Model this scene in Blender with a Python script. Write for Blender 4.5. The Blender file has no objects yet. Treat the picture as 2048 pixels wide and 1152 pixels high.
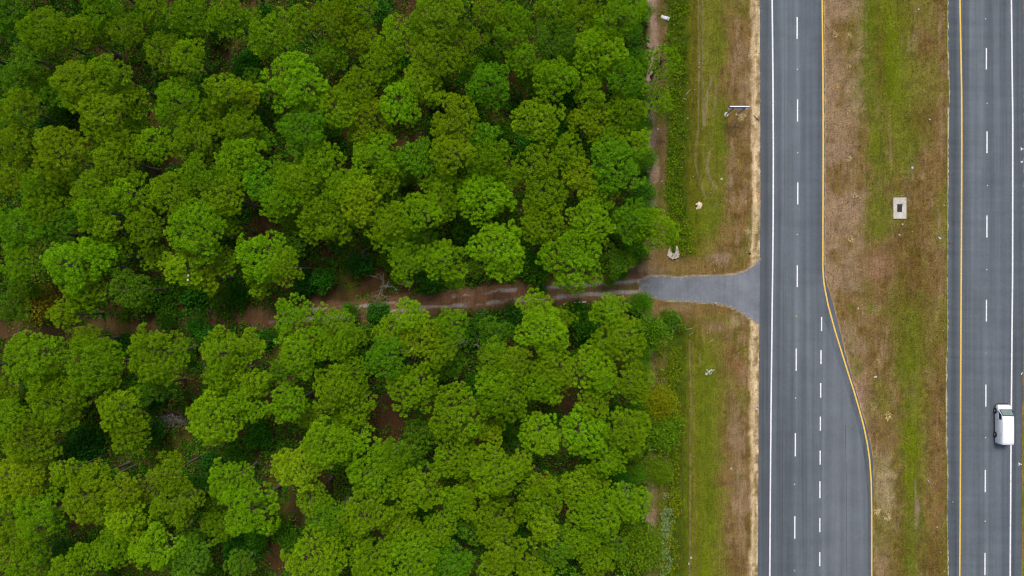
import bpy, bmesh, math, random
import numpy as np
from mathutils import Vector, Matrix

random.seed(7)
rng = np.random.default_rng(7)
scene = bpy.context.scene
COL = scene.collection

# ------------------------------------------------------------------ camera, sky, sun, exposure
HC = 120.0            # drone height in metres
S = 13.6              # photograph pixels per metre on the ground (lane dashes 10 ft, period 40 ft)
cam_d = bpy.data.cameras.new('drone_camera')
cam_d.sensor_width = 36.0
cam_d.lens = 18.0 / ((1024 / S) / HC)
cam_d.clip_start = 1.0
cam_d.clip_end = 5000.0
cam = bpy.data.objects.new('drone_camera', cam_d)
cam.location = (0, 0, HC)
COL.objects.link(cam)
scene.camera = cam

SUN_EL, SUN_AZ = math.radians(62), math.radians(0)      # azimuth from +Y (top of the photograph)
world = bpy.data.worlds.new('World')
scene.world = world
world.use_nodes = True
wn = world.node_tree
wn.nodes.clear()
sky = wn.nodes.new('ShaderNodeTexSky')
sky.sky_type = 'NISHITA'
sky.sun_disc = False
sky.sun_elevation = SUN_EL
sky.sun_rotation = SUN_AZ
sky.air_density = 1.0
sky.dust_density = 4.0
sky.ozone_density = 0.6
bg = wn.nodes.new('ShaderNodeBackground')
bg.inputs['Strength'].default_value = 0.092
wo = wn.nodes.new('ShaderNodeOutputWorld')
wn.links.new(sky.outputs[0], bg.inputs[0])
wn.links.new(bg.outputs[0], wo.inputs[0])

sun_d = bpy.data.lights.new('sun', 'SUN')
sun_d.energy = 1.5
sun_d.angle = math.radians(18)
sun_d.color = (1.0, 0.965, 0.91)
sun = bpy.data.objects.new('sun', sun_d)
sun.rotation_euler = (-(math.pi / 2 - SUN_EL), 0, -SUN_AZ)
sun.location = (0, 40, 90)
COL.objects.link(sun)

scene.view_settings.view_transform = 'Standard'
scene.view_settings.look = 'None'
scene.view_settings.gamma = 1.0
scene.view_settings.use_curve_mapping = False
scene.view_settings.exposure = 0.64
scene.cycles.max_bounces = 5
scene.cycles.diffuse_bounces = 3
scene.cycles.filter_width = 1.15
scene.cycles.transmission_bounces = 3

# ------------------------------------------------------------------ helpers
def lin(c):
    c = np.asarray(c, float) / 255.0
    return np.where(c <= 0.04045, c / 12.92, ((c + 0.055) / 1.055) ** 2.4)

def W(px, py, h=0.0):
    """photograph pixel of a point at height h -> world x, y (as measured from the drone)"""
    k = (HC - h) / HC / S
    return ((px - 1024) * k, (576 - py) * k)

def smooth(a, b, x):
    t = np.clip((x - a) / (b - a + 1e-9), 0, 1)
    return t * t * (3 - 2 * t)

def band(x, a, b, w):
    return smooth(a - w, a + w, x) * (1 - smooth(b - w, b + w, x))

_lat = {}
def vnoise(x, y, scale, seed=0):
    x = np.asarray(x, float) / scale + 1000.0
    y = np.asarray(y, float) / scale + 1000.0
    if seed not in _lat:
        _lat[seed] = np.random.default_rng(1000 + seed).random((256, 256))
    L = _lat[seed]
    xi = np.floor(x).astype(int); yi = np.floor(y).astype(int)
    fx = x - xi; fy = y - yi
    fx = fx * fx * (3 - 2 * fx); fy = fy * fy * (3 - 2 * fy)
    a = L[xi % 256, yi % 256]; b = L[(xi + 1) % 256, yi % 256]
    c = L[xi % 256, (yi + 1) % 256]; d = L[(xi + 1) % 256, (yi + 1) % 256]
    return (a * (1 - fx) + b * fx) * (1 - fy) + (c * (1 - fx) + d * fx) * fy

def fbm(x, y, scale, seed=0, o=3):
    s = 0; a = 1; t = 0
    for k in range(o):
        s = s + a * vnoise(x, y, scale / 2 ** k, seed + k); t += a; a *= 0.55
    return s / t

def polydist(x, y, pts):
    d = np.full(np.shape(x), 1e9)
    for (x0, y0), (x1, y1) in zip(pts[:-1], pts[1:]):
        dx, dy = x1 - x0, y1 - y0
        t = np.clip(((x - x0) * dx + (y - y0) * dy) / (dx * dx + dy * dy), 0, 1)
        d = np.minimum(d, np.hypot(x - x0 - t * dx, y - y0 - t * dy))
    return d

def interp(y, pts):
    """x of a line given as (x, y) pixel points, at pixel y"""
    ys = [p[1] for p in pts]; xs = [p[0] for p in pts]
    return np.interp(y, ys, xs)

def mesh_np(name, verts, faces, attrs=None, cols=None, smooth_=False):
    """faces: (n, k) int array"""
    verts = np.asarray(verts, np.float32); faces = np.asarray(faces, np.int32)
    me = bpy.data.meshes.new(name)
    n, k = faces.shape
    me.vertices.add(len(verts)); me.vertices.foreach_set('co', verts.ravel())
    me.loops.add(n * k); me.loops.foreach_set('vertex_index', faces.ravel())
    me.polygons.add(n)
    me.polygons.foreach_set('loop_start', np.arange(0, n * k, k, dtype=np.int32))
    me.polygons.foreach_set('loop_total', np.full(n, k, np.int32))
    if smooth_:
        me.polygons.foreach_set('use_smooth', np.ones(n, bool))
    if attrs:
        for an, av in attrs.items():
            a = me.attributes.new(an, 'FLOAT', 'POINT'); a.data.foreach_set('value', np.asarray(av, np.float32))
    if cols is not None:
        a = me.attributes.new('tint', 'FLOAT_COLOR', 'POINT')
        c4 = np.ones((len(verts), 4), np.float32); c4[:, :3] = cols
        a.data.foreach_set('color', c4.ravel())
    me.update(calc_edges=True)
    return me

def link(name, me, mat=None, parent=None, loc=None):
    o = bpy.data.objects.new(name, me)
    COL.objects.link(o)
    if mat is not None and me is not None and not me.materials:
        me.materials.append(mat)
    if parent is not None:
        o.parent = parent
    if loc is not None:
        o.location = loc
    return o

def tag(o, label=None, cat=None, group=None, kind=None):
    if label: o['label'] = label
    if cat: o['category'] = cat
    if group: o['group'] = group
    if kind: o['kind'] = kind
    return o

def empty(name, loc, rz=0.0):
    o = bpy.data.objects.new(name, None)
    o.location = loc; o.rotation_euler = (0, 0, rz); o.empty_display_size = 0.3
    COL.objects.link(o)
    return o

def bm_obj(name, bm, mat, parent=None, loc=None, shade=False):
    me = bpy.data.meshes.new(name)
    bmesh.ops.recalc_face_normals(bm, faces=bm.faces)
    if shade:
        for f in bm.faces: f.smooth = True
    bm.to_mesh(me); bm.free()
    return link(name, me, mat, parent, loc)

def add_box(bm, c, size, rot=None, bevel=0.0):
    r = bmesh.ops.create_cube(bm, size=1.0)
    M = Matrix.Translation(c) @ (rot.to_4x4() if rot is not None else Matrix()) @ Matrix.Diagonal((*size, 1))
    bmesh.ops.transform(bm, matrix=M, verts=r['verts'])
    if bevel:
        es = list({e for v in r['verts'] for e in v.link_edges})
        bmesh.ops.bevel(bm, geom=es, offset=bevel, segments=2, affect='EDGES')

def add_cyl(bm, p0, p1, r0, r1, n=8, caps=True):
    p0 = Vector(p0); p1 = Vector(p1); d = p1 - p0
    r = bmesh.ops.create_cone(bm, cap_ends=caps, segments=n, radius1=r0, radius2=r1, depth=d.length)
    M = Matrix.Translation((p0 + p1) / 2) @ d.to_track_quat('Z', 'Y').to_matrix().to_4x4()
    bmesh.ops.transform(bm, matrix=M, verts=r['verts'])

def box_obj(name, c, size, mat, parent=None, bevel=0.0, rot=None):
    bm = bmesh.new(); add_box(bm, c, size, rot, bevel)
    return bm_obj(name, bm, mat, parent)

# ------------------------------------------------------------------ materials
def new_mat(name):
    m = bpy.data.materials.new(name); m.use_nodes = True
    nt = m.node_tree
    b = nt.nodes['Principled BSDF']
    return m, nt, b

def plain(name, col, rough=0.6, metal=0.0, var=0.12, scale=6.0, spec=0.4):
    m, nt, b = new_mat(name)
    tc = nt.nodes.new('ShaderNodeTexCoord')
    no = nt.nodes.new('ShaderNodeTexNoise'); no.inputs['Scale'].default_value = scale; no.inputs['Detail'].default_value = 4
    mr = nt.nodes.new('ShaderNodeMapRange'); mr.inputs[1].default_value = 0.3; mr.inputs[2].default_value = 0.7
    mr.inputs[3].default_value = 1 - var; mr.inputs[4].default_value = 1 + var
    mx = nt.nodes.new('ShaderNodeMix'); mx.data_type = 'RGBA'; mx.blend_type = 'MULTIPLY'; mx.inputs[0].default_value = 1
    mx.inputs[6].default_value = (*col, 1)
    nt.links.new(tc.outputs['Object'], no.inputs['Vector']); nt.links.new(no.outputs[0], mr.inputs[0])
    nt.links.new(mr.outputs[0], mx.inputs[7]); nt.links.new(mx.outputs[2], b.inputs['Base Color'])
    b.inputs['Roughness'].default_value = rough; b.inputs['Metallic'].default_value = metal
    b.inputs['Specular IOR Level'].default_value = spec
    return m

def leaf_mat(name, use_tint=False, trans=0.35, lo=0.72, hi=1.3):
    """foliage: per-tree colour (object colour) or per-plant colour (tint), varied leaf by leaf"""
    m, nt, b = new_mat(name)
    nt.nodes.remove(b)
    out = nt.nodes['Material Output']
    if use_tint:
        c = nt.nodes.new('ShaderNodeAttribute'); c.attribute_name = 'tint'; csock = c.outputs['Color']
    else:
        c = nt.nodes.new('ShaderNodeObjectInfo'); csock = c.outputs['Color']
    v = nt.nodes.new('ShaderNodeAttribute'); v.attribute_name = 'v'
    mr = nt.nodes.new('ShaderNodeMapRange'); mr.inputs[3].default_value = lo; mr.inputs[4].default_value = hi
    nt.links.new(v.outputs['Fac'], mr.inputs[0])
    mx = nt.nodes.new('ShaderNodeMix'); mx.data_type = 'RGBA'; mx.blend_type = 'MULTIPLY'; mx.inputs[0].default_value = 1
    nt.links.new(csock, mx.inputs[6]); nt.links.new(mr.outputs[0], mx.inputs[7])
    d = nt.nodes.new('ShaderNodeBsdfDiffuse'); t = nt.nodes.new('ShaderNodeBsdfTranslucent')
    ms = nt.nodes.new('ShaderNodeMixShader'); ms.inputs[0].default_value = trans
    nt.links.new(mx.outputs[2], d.inputs[0]); nt.links.new(mx.outputs[2], t.inputs[0])
    nt.links.new(d.outputs[0], ms.inputs[1]); nt.links.new(t.outputs[0], ms.inputs[2])
    nt.links.new(ms.outputs[0], out.inputs[0])
    return m

def ground_mat():
    m, nt, b = new_mat('ground_cover')
    c = nt.nodes.new('ShaderNodeAttribute'); c.attribute_name = 'tint'
    tc = nt.nodes.new('ShaderNodeTexCoord')
    def noise(scale, detail, lo, hi, rough=0.6, stretch=None):
        no = nt.nodes.new('ShaderNodeTexNoise'); no.inputs['Scale'].default_value = scale
        no.inputs['Detail'].default_value = detail; no.inputs['Roughness'].default_value = rough
        src = tc.outputs['Object']
        if stretch:
            mp = nt.nodes.new('ShaderNodeMapping'); mp.inputs['Scale'].default_value = stretch
            nt.links.new(src, mp.inputs[0]); src = mp.outputs[0]
        nt.links.new(src, no.inputs['Vector'])
        mr = nt.nodes.new('ShaderNodeMapRange'); mr.inputs[1].default_value = 0.28; mr.inputs[2].default_value = 0.72
        mr.inputs[3].default_value = lo; mr.inputs[4].default_value = hi
        nt.links.new(no.outputs[0], mr.inputs[0])
        return no, mr
    n1, r1 = noise(5.0, 5, 0.42, 1.62, 0.8)
    n2, r2 = noise(0.5, 5, 0.8, 1.22)
    n3, r3 = noise(3.0, 3, 0.8, 1.2, 0.6, (1, 0.12, 1))
    cur = c.outputs['Color']
    for r in (r1, r2, r3):
        mx = nt.nodes.new('ShaderNodeMix'); mx.data_type = 'RGBA'; mx.blend_type = 'MULTIPLY'; mx.inputs[0].default_value = 1
        nt.links.new(cur, mx.inputs[6]); nt.links.new(r.outputs[0], mx.inputs[7]); cur = mx.outputs[2]
    nt.links.new(cur, b.inputs['Base Color'])
    b.inputs['Roughness'].default_value = 0.95; b.inputs['Specular IOR Level'].default_value = 0.1
    bp = nt.nodes.new('ShaderNodeBump'); bp.inputs['Strength'].default_value = 0.7; bp.inputs['Distance'].default_value = 0.12
    nt.links.new(n1.outputs[0], bp.inputs['Height']); nt.links.new(bp.outputs[0], b.inputs['Normal'])
    return m

def asphalt_mat(name, col, streak=0.26, blotch=0.1, grit=0.2, wear=0.09):
    m, nt, b = new_mat(name)
    tc = nt.nodes.new('ShaderNodeTexCoord')
    cur = None
    def noise(scale, detail, lo, hi, stretch=None, a=0.3, z=0.7):
        no = nt.nodes.new('ShaderNodeTexNoise'); no.inputs['Scale'].default_value = scale; no.inputs['Detail'].default_value = detail
        no.inputs['Roughness'].default_value = 0.65
        src = tc.outputs['Object']
        if stretch:
            mp = nt.nodes.new('ShaderNodeMapping'); mp.inputs['Scale'].default_value = stretch
            nt.links.new(src, mp.inputs[0]); src = mp.outputs[0]
        nt.links.new(src, no.inputs['Vector'])
        mr = nt.nodes.new('ShaderNodeMapRange'); mr.inputs[1].default_value = a; mr.inputs[2].default_value = z
        mr.inputs[3].default_value = lo; mr.inputs[4].default_value = hi
        nt.links.new(no.outputs[0], mr.inputs[0])
        return no, mr
    g, rg = noise(9.0, 6, 1 - grit, 1 + grit)
    s, rs = noise(0.9, 3, 1 - streak, 1 + streak, (1, 0.012, 1))
    bl, rb = noise(0.25, 4, 1 - blotch, 1 + blotch)
    f, rf = noise(3.0, 2, 1 - 0.06, 1 + 0.06, (1, 0.02, 1))
    sep = nt.nodes.new('ShaderNodeSeparateXYZ'); nt.links.new(tc.outputs['Object'], sep.inputs[0])
    ma = nt.nodes.new('ShaderNodeMath'); ma.operation = 'MULTIPLY_ADD'
    ma.inputs[1].default_value = 2 * math.pi / 1.83; ma.inputs[2].default_value = -38.35 * 2 * math.pi / 1.83
    nt.links.new(sep.outputs[0], ma.inputs[0])
    cs = nt.nodes.new('ShaderNodeMath'); cs.operation = 'COSINE'; nt.links.new(ma.outputs[0], cs.inputs[0])
    rw = nt.nodes.new('ShaderNodeMapRange'); rw.inputs[1].default_value = -1; rw.inputs[2].default_value = 1
    rw.inputs[3].default_value = 1 - wear; rw.inputs[4].default_value = 1 + wear * .6
    nt.links.new(cs.outputs[0], rw.inputs[0])
    for r in (rg, rs, rb, rf, rw):
        mx = nt.nodes.new('ShaderNodeMix'); mx.data_type = 'RGBA'; mx.blend_type = 'MULTIPLY'; mx.inputs[0].default_value = 1
        if cur is None: mx.inputs[6].default_value = (*col, 1)
        else: nt.links.new(cur, mx.inputs[6])
        nt.links.new(r.outputs[0], mx.inputs[7]); cur = mx.outputs[2]
    nt.links.new(cur, b.inputs['Base Color'])
    b.inputs['Roughness'].default_value = 0.85; b.inputs['Specular IOR Level'].default_value = 0.3
    bp = nt.nodes.new('ShaderNodeBump'); bp.inputs['Strength'].default_value = 0.35; bp.inputs['Distance'].default_value = 0.02
    nt.links.new(g.outputs[0], bp.inputs['Height']); nt.links.new(bp.outputs[0], b.inputs['Normal'])
    return m

def paint_mat(name, col):
    """road paint, scuffed so that some asphalt shows through"""
    m, nt, b = new_mat(name)
    tc = nt.nodes.new('ShaderNodeTexCoord')
    no = nt.nodes.new('ShaderNodeTexNoise'); no.inputs['Scale'].default_value = 7; no.inputs['Detail'].default_value = 6; no.inputs['Roughness'].default_value = 0.7
    nt.links.new(tc.outputs['Object'], no.inputs['Vector'])
    mr = nt.nodes.new('ShaderNodeMapRange'); mr.inputs[1].default_value = 0.33; mr.inputs[2].default_value = 0.52
    nt.links.new(no.outputs[0], mr.inputs[0])
    mx = nt.nodes.new('ShaderNodeMix'); mx.data_type = 'RGBA'
    mx.inputs[6].default_value = (col[0] * 0.55, col[1] * 0.55, col[2] * 0.6, 1); mx.inputs[7].default_value = (*col, 1)
    nt.links.new(mr.outputs[0], mx.inputs[0]); nt.links.new(mx.outputs[2], b.inputs['Base Color'])
    b.inputs['Roughness'].default_value = 0.6
    return m

M_ground = ground_mat()
M_asph = asphalt_mat('asphalt', (0.104, 0.121, 0.138))
M_asph2 = asphalt_mat('asphalt_turn_lane', (0.118, 0.133, 0.148), 0.07, 0.1)
M_drive = asphalt_mat('asphalt_driveway', (0.148, 0.161, 0.180), 0.08, 0.26, 0.2, 0.0)
M_white = paint_mat('white_road_paint', (0.74, 0.74, 0.74))
M_yellow = paint_mat('yellow_road_paint', (0.74, 0.47, 0.07))
M_needle = leaf_mat('pine_needles', trans=0.18)
M_leaf = leaf_mat('broad_leaves', trans=0.30, lo=0.6, hi=1.4)
M_under = leaf_mat('undergrowth_leaves', True, 0.25, 0.6, 1.4)
M_grass = leaf_mat('grass_blades', True, 0.25, 0.65, 1.4)
M_bark = plain('pine_bark', (0.085, 0.064, 0.050), 0.9, var=0.35, scale=3)
M_trunk = plain('pine_trunk_bark', (0.15, 0.118, 0.096), 0.9, var=0.4, scale=4)
M_twig = plain('grey_twig', (0.30, 0.275, 0.245), 0.9, var=0.25, scale=2)
M_conc = plain('concrete', (0.46, 0.43, 0.37), 0.9, var=0.16, scale=3)
M_conc_old = plain('stained_concrete', (0.37, 0.325, 0.275), 0.95, var=0.3, scale=4)
M_sand = plain('pale_sand', (0.60, 0.48, 0.34), 0.95, var=0.2, scale=4)
M_alu = plain('aluminium', (0.72, 0.73, 0.76), 0.4, metal=0.3, var=0.06)
M_galv = plain('galvanised_steel', (0.36, 0.38, 0.41), 0.5, metal=0.4, var=0.1)
M_dark = plain('opening_shade', (0.035, 0.028, 0.022), 0.95)  # near-black colour painted as shade inside the drain, pipe and burrow openings
M_iron = plain('cast_iron', (0.05, 0.045, 0.05), 0.6, metal=0.5)
M_plastic = plain('white_plastic', (0.82, 0.83, 0.85), 0.4, var=0.08, scale=9)
M_paper = plain('off_white_paper', (0.80, 0.78, 0.74), 0.8, var=0.1)
M_orange = plain('orange_plastic', (0.75, 0.25, 0.05), 0.5)
M_yell = plain('yellow_plastic', (0.75, 0.6, 0.04), 0.5)
M_wood = plain('dry_wood', (0.42, 0.33, 0.20), 0.9, var=0.2)
M_brownbag = plain('tan_cardboard', (0.52, 0.33, 0.2), 0.8)

# ------------------------------------------------------------------ layout lines, in photograph pixels (x, y)
L_PAVE_W = [(1520, -300), (1520, 0), (1520, 200), (1521, 400), (1519.5, 515), (1518.5, 650), (1517.5, 800), (1515.5, 1152), (1513, 1500)]
L_WHITE = [(1541, -300), (1544, 0), (1545.5, 150), (1546.3, 300), (1546, 450), (1544.3, 600), (1542.5, 750), (1541, 900), (1539.3, 1152), (1537, 1500)]
L_YEL = [(1642, -300), (1644, 0), (1645.5, 150), (1646, 300), (1645.5, 450), (1645.3, 535), (1647, 562), (1649.5, 578), (1655.8, 610), (1669, 659),
         (1682, 701), (1695, 743), (1708, 784), (1718, 818), (1727, 852), (1734, 886), (1739, 920), (1742, 964), (1743, 1021), (1743, 1152), (1743, 1500)]
L_PAVE_E = [(1645, -300), (1647, 0), (1648.5, 150), (1649, 300), (1648.5, 480), (1649, 545), (1653, 568), (1664, 603), (1679, 659), (1687, 696), (1696, 730), (1704, 757),
            (1715, 795), (1724, 825), (1733, 855), (1741, 890), (1745.5, 925), (1747, 970), (1747, 1152), (1747, 1500)]
R_PAVE_W = [(1895, -300), (1896.7, 0), (1897, 100), (1899.5, 180), (1897.5, 250), (1896.7, 400), (1895.5, 560), (1896.5, 660), (1894.5, 730), (1894, 850),
            (1896.5, 950), (1895, 1034), (1897.5, 1130), (1896, 1500)]
R_YEL = [(1916, -300), (1919.4, 0), (1921, 91), (1922.7, 182), (1923, 286), (1922.7, 378), (1922, 534), (1921.4, 628), (1920.6, 810), (1920.5, 878), (1919.9, 1034), (1918.8, 1152), (1916, 1500)]
R_WHITE = [(2019, -300), (2022.2, 0), (2023, 78), (2024.8, 234), (2024.8, 378), (2024.5, 560), (2023.5, 654), (2021, 930), (2020, 1112), (2018, 1500)]
R_PAVE_E = [(2043, -300), (2045.5, 0), (2047, 250), (2046.5, 500), (2045, 750), (2042.5, 930), (2043.5, 1050), (2042, 1152), (2040, 1500)]
DRIVE = [(1520.5, 517), (1513, 526), (1505, 533.5), (1495, 540.5), (1484, 545.5), (1470, 549), (1452, 550.5), (1430, 552), (1405, 551.5), (1380, 553.5), (1352, 555.5),
         (1325, 553), (1305, 552), (1292, 555), (1279, 561), (1278, 566), (1281, 572), (1280, 578), (1284, 583), (1292, 588), (1304, 593), (1322, 598), (1345, 601), (1375, 602),
         (1400, 604), (1430, 607), (1452, 610), (1468, 615), (1480, 621.5), (1492, 630), (1505, 639), (1518.5, 649)]
TRACK = [(1282, 573), (1200, 578), (1100, 585), (1000, 592), (900, 604), (800, 614), (700, 624), (600, 632), (500, 640), (400, 645), (300, 650), (150, 656), (0, 672), (-200, 695), (-400, 715)]
RUT_N = [(1282, 562), (1200, 567), (1110, 574), (1000, 581), (930, 588), (880, 595), (800, 605), (700, 615), (560, 624)]
RUT_S = [(1284, 585), (1240, 585), (1160, 590), (1090, 597), (1020, 602), (900, 612), (830, 617), (780, 622), (700, 632), (540, 643)]

# ------------------------------------------------------------------ ground colour of soil, straw and turf, and its relief
K = 0.93
C_floor = lin((74, 53, 32)) * K; C_floor2 = lin((54, 48, 24)) * K
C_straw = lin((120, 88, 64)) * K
C_bare = lin((146, 124, 104)) * K
C_brown = lin((122, 99, 58)) * K; C_dbrown = lin((94, 75, 32)) * K; C_pink = lin((142, 119, 92)) * K
C_tan = lin((204, 180, 140)) * K
C_green = lin((88, 102, 14)) * K; C_bright = lin((96, 110, 3)) * K; C_olive = lin((106, 107, 34)) * K; C_yol = lin((96, 94, 22)) * K
C_weed = lin((66, 82, 14)) * K; C_grav = lin((160, 150, 140)) * K

RUTS = [([(1397, -60), (1398, 150), (1396, 260), (1391, 300), (1392, 330), (1400, 365), (1412, 395)], 2.0, 0.55, C_bare),
        ([(1405, -60), (1406, 110), (1405, 260)], 1.8, 0.4, C_bare),
        ([(1387, -60), (1388, 160), (1384, 230)], 2.2, 0.5, C_dbrown),
        ([(1425, 155), (1416, 178), (1411, 215), (1409, 250)], 3.5, 0.6, C_bare),
        ([(1433, 172), (1430, 205), (1426, 230)], 3.0, 0.35, C_bare),
        ([(1417, 305), (1414, 330), (1419, 355), (1432, 376)], 3.0, 0.6, C_bare),
        ([(1380, 680), (1382, 800), (1381, 1000), (1380, 1200)], 1.4, 0.5, C_bare),
        ([(1388, 690), (1388, 860), (1390, 1000), (1390, 1200)], 2.4, 0.5, C_brown),
        ([(1400, 710), (1400, 730)], 1.5, 0.6, C_bare),
        ([(1366, 780), (1365, 1000), (1363, 1200)], 2.0, 0.45, C_dbrown),
        ([(1376, 690), (1377, 1000), (1376, 1200)], 1.6, 0.5, C_dbrown),
        ([(1832, 960), (1833, 1040), (1834, 1060)], 2.2, 0.6, C_bare),
        ([(1850, 980), (1849, 1100)], 2.5, 0.35, C_brown)]
SPOTS = [  # px, py, rx, ry, colour, strength: patches of turf and bare soil seen in the photograph
    (1440, 285, 16, 70, C_green, .8), (1438, 60, 14, 60, C_green, .5), (1448, 220, 12, 30, C_green, .6), (1410, 440, 30, 45, C_green, .7), (1385, 450, 22, 40, C_green, .6),
    (1440, 515, 22, 12, C_bare, .7), (1420, 540, 40, 10, C_brown, .5), (1484, 115, 14, 30, C_pink, .6), (1490, 180, 10, 30, C_pink, .5), (1460, 370, 8, 12, C_bare, .7),
    (1330, 520, 55, 22, C_brown, .8), (1300, 540, 40, 12, C_pink, .6), (1497, 463, 8, 9, C_tan, .4), (1500, 160, 8, 20, C_tan, .3), (1515, 389, 5, 4, lin((200, 140, 80)), .8),
    (1440, 640, 40, 14, C_olive, .5), (1430, 655, 18, 10, C_pink, .6), (1470, 640, 16, 16, C_tan * .6, .5), (1390, 620, 45, 12, C_brown, .6), (1340, 640, 20, 25, C_brown, .6),
    (1350, 615, 30, 8, C_pink, .6), (1412, 605, 30, 5, C_green, .7), (1410, 840, 14, 120, C_green, .7), (1418, 1010, 12, 90, C_green, .9), (1413, 1140, 9, 40, C_bright, .7),
    (1475, 870, 14, 60, C_pink, .7), (1480, 990, 14, 60, C_pink, .8), (1483, 1080, 10, 40, C_pink, .7), (1460, 940, 18, 40, C_brown, .5), (1470, 1120, 16, 40, C_dbrown, .5),
    (1460, 720, 20, 40, C_dbrown, .5), (1480, 735, 12, 18, lin((150, 108, 75)), .5),
    (1739, 60, 12, 90, C_green, .95), (1738, 170, 10, 60, C_green, .8), (1745, 285, 10, 40, C_bright, .6), (1755, 330, 14, 60, C_green, .7), (1782, 60, 22, 90, C_bright, .95),
    (1790, 150, 16, 60, C_bright, .8), (1800, 220, 14, 40, C_bright, .55), (1760, 110, 8, 100, C_dbrown, .8), (1808, 30, 14, 40, C_yol, .6), (1830, 150, 16, 60, C_olive, .8),
    (1825, 260, 16, 50, C_green, .5), (1820, 320, 14, 40, C_bright, .45), (1765, 420, 26, 45, C_green, .7), (1750, 460, 28, 30, C_olive, .6), (1765, 465, 20, 20, C_green, .6),
    (1848, 235, 22, 40, C_dbrown, .6), (1850, 110, 20, 20, C_dbrown, .6), (1800, 370, 24, 14, C_dbrown, .5), (1825, 560, 30, 160, C_dbrown, .75), (1780, 500, 20, 30, C_dbrown, .4),
    (1750, 535, 32, 30, lin((148, 112, 92)), .6), (1700, 560, 26, 40, C_pink, .5), (1725, 820, 20, 70, C_pink, .6), (1718, 800, 8, 30, lin((150, 122, 118)), .6),
    (1823, 640, 18, 40, C_green, .8), (1823, 720, 20, 60, C_green, .8), (1832, 800, 18, 80, C_bright, .8), (1826, 880, 14, 70, C_bright, .95), (1822, 960, 11, 60, C_bright, .9),
    (1822, 1060, 12, 60, C_green, .75), (1826, 1130, 16, 40, C_green, .7), (1846, 1060, 7, 70, C_green, .45), (1845, 850, 9, 110, C_olive, .7), (1842, 590, 10, 12, C_green, .5),
    (1870, 1120, 22, 60, C_dbrown, .8), (1872, 780, 18, 110, C_dbrown, .5), (1868, 1000, 14, 60, lin((120, 88, 56)), .6), (1790, 850, 16, 80, C_brown, .5), (1765, 960, 16, 70, C_tan * .62, .7),
    (1778, 985, 10, 80, C_tan * .62, .6), (1757, 1130, 20, 60, C_tan * .55, .5), (1800, 960, 12, 60, C_dbrown, .5), (1800, 1110, 14, 60, C_dbrown, .6), (1785, 1080, 10, 60, C_olive, .5),
    (1704, 616, 6, 6, C_green, .9), (1745, 612, 8, 10, C_green, .7), (1735, 623, 6, 6, C_green, .5), (1731, 683, 7, 6, C_green, .5), (1765, 625, 22, 10, C_olive, .4), (1712, 735, 12, 20, C_green, .5),
    (1756, 768, 9, 12, C_olive, .6), (1746, 800, 6, 5, C_green, .7), (1762, 795, 8, 8, C_green, .35), (1705, 690, 8, 60, C_olive, .4), (1700, 60, 12, 60, C_olive, .4), (1708, 180, 10, 60, C_olive, .35),
    (1836, 1020, 5, 22, C_bare, .7), (1880, 60, 4, 30, C_pink, .7), (1882, 250, 4, 60, C_pink, .6), (1876, 440, 5, 30, C_pink, .6), (1880, 575, 4, 20, C_pink, .5)]

def blend(c, target, w):
    return c + (np.asarray(target) - c) * np.asarray(w)[:, None]

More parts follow.
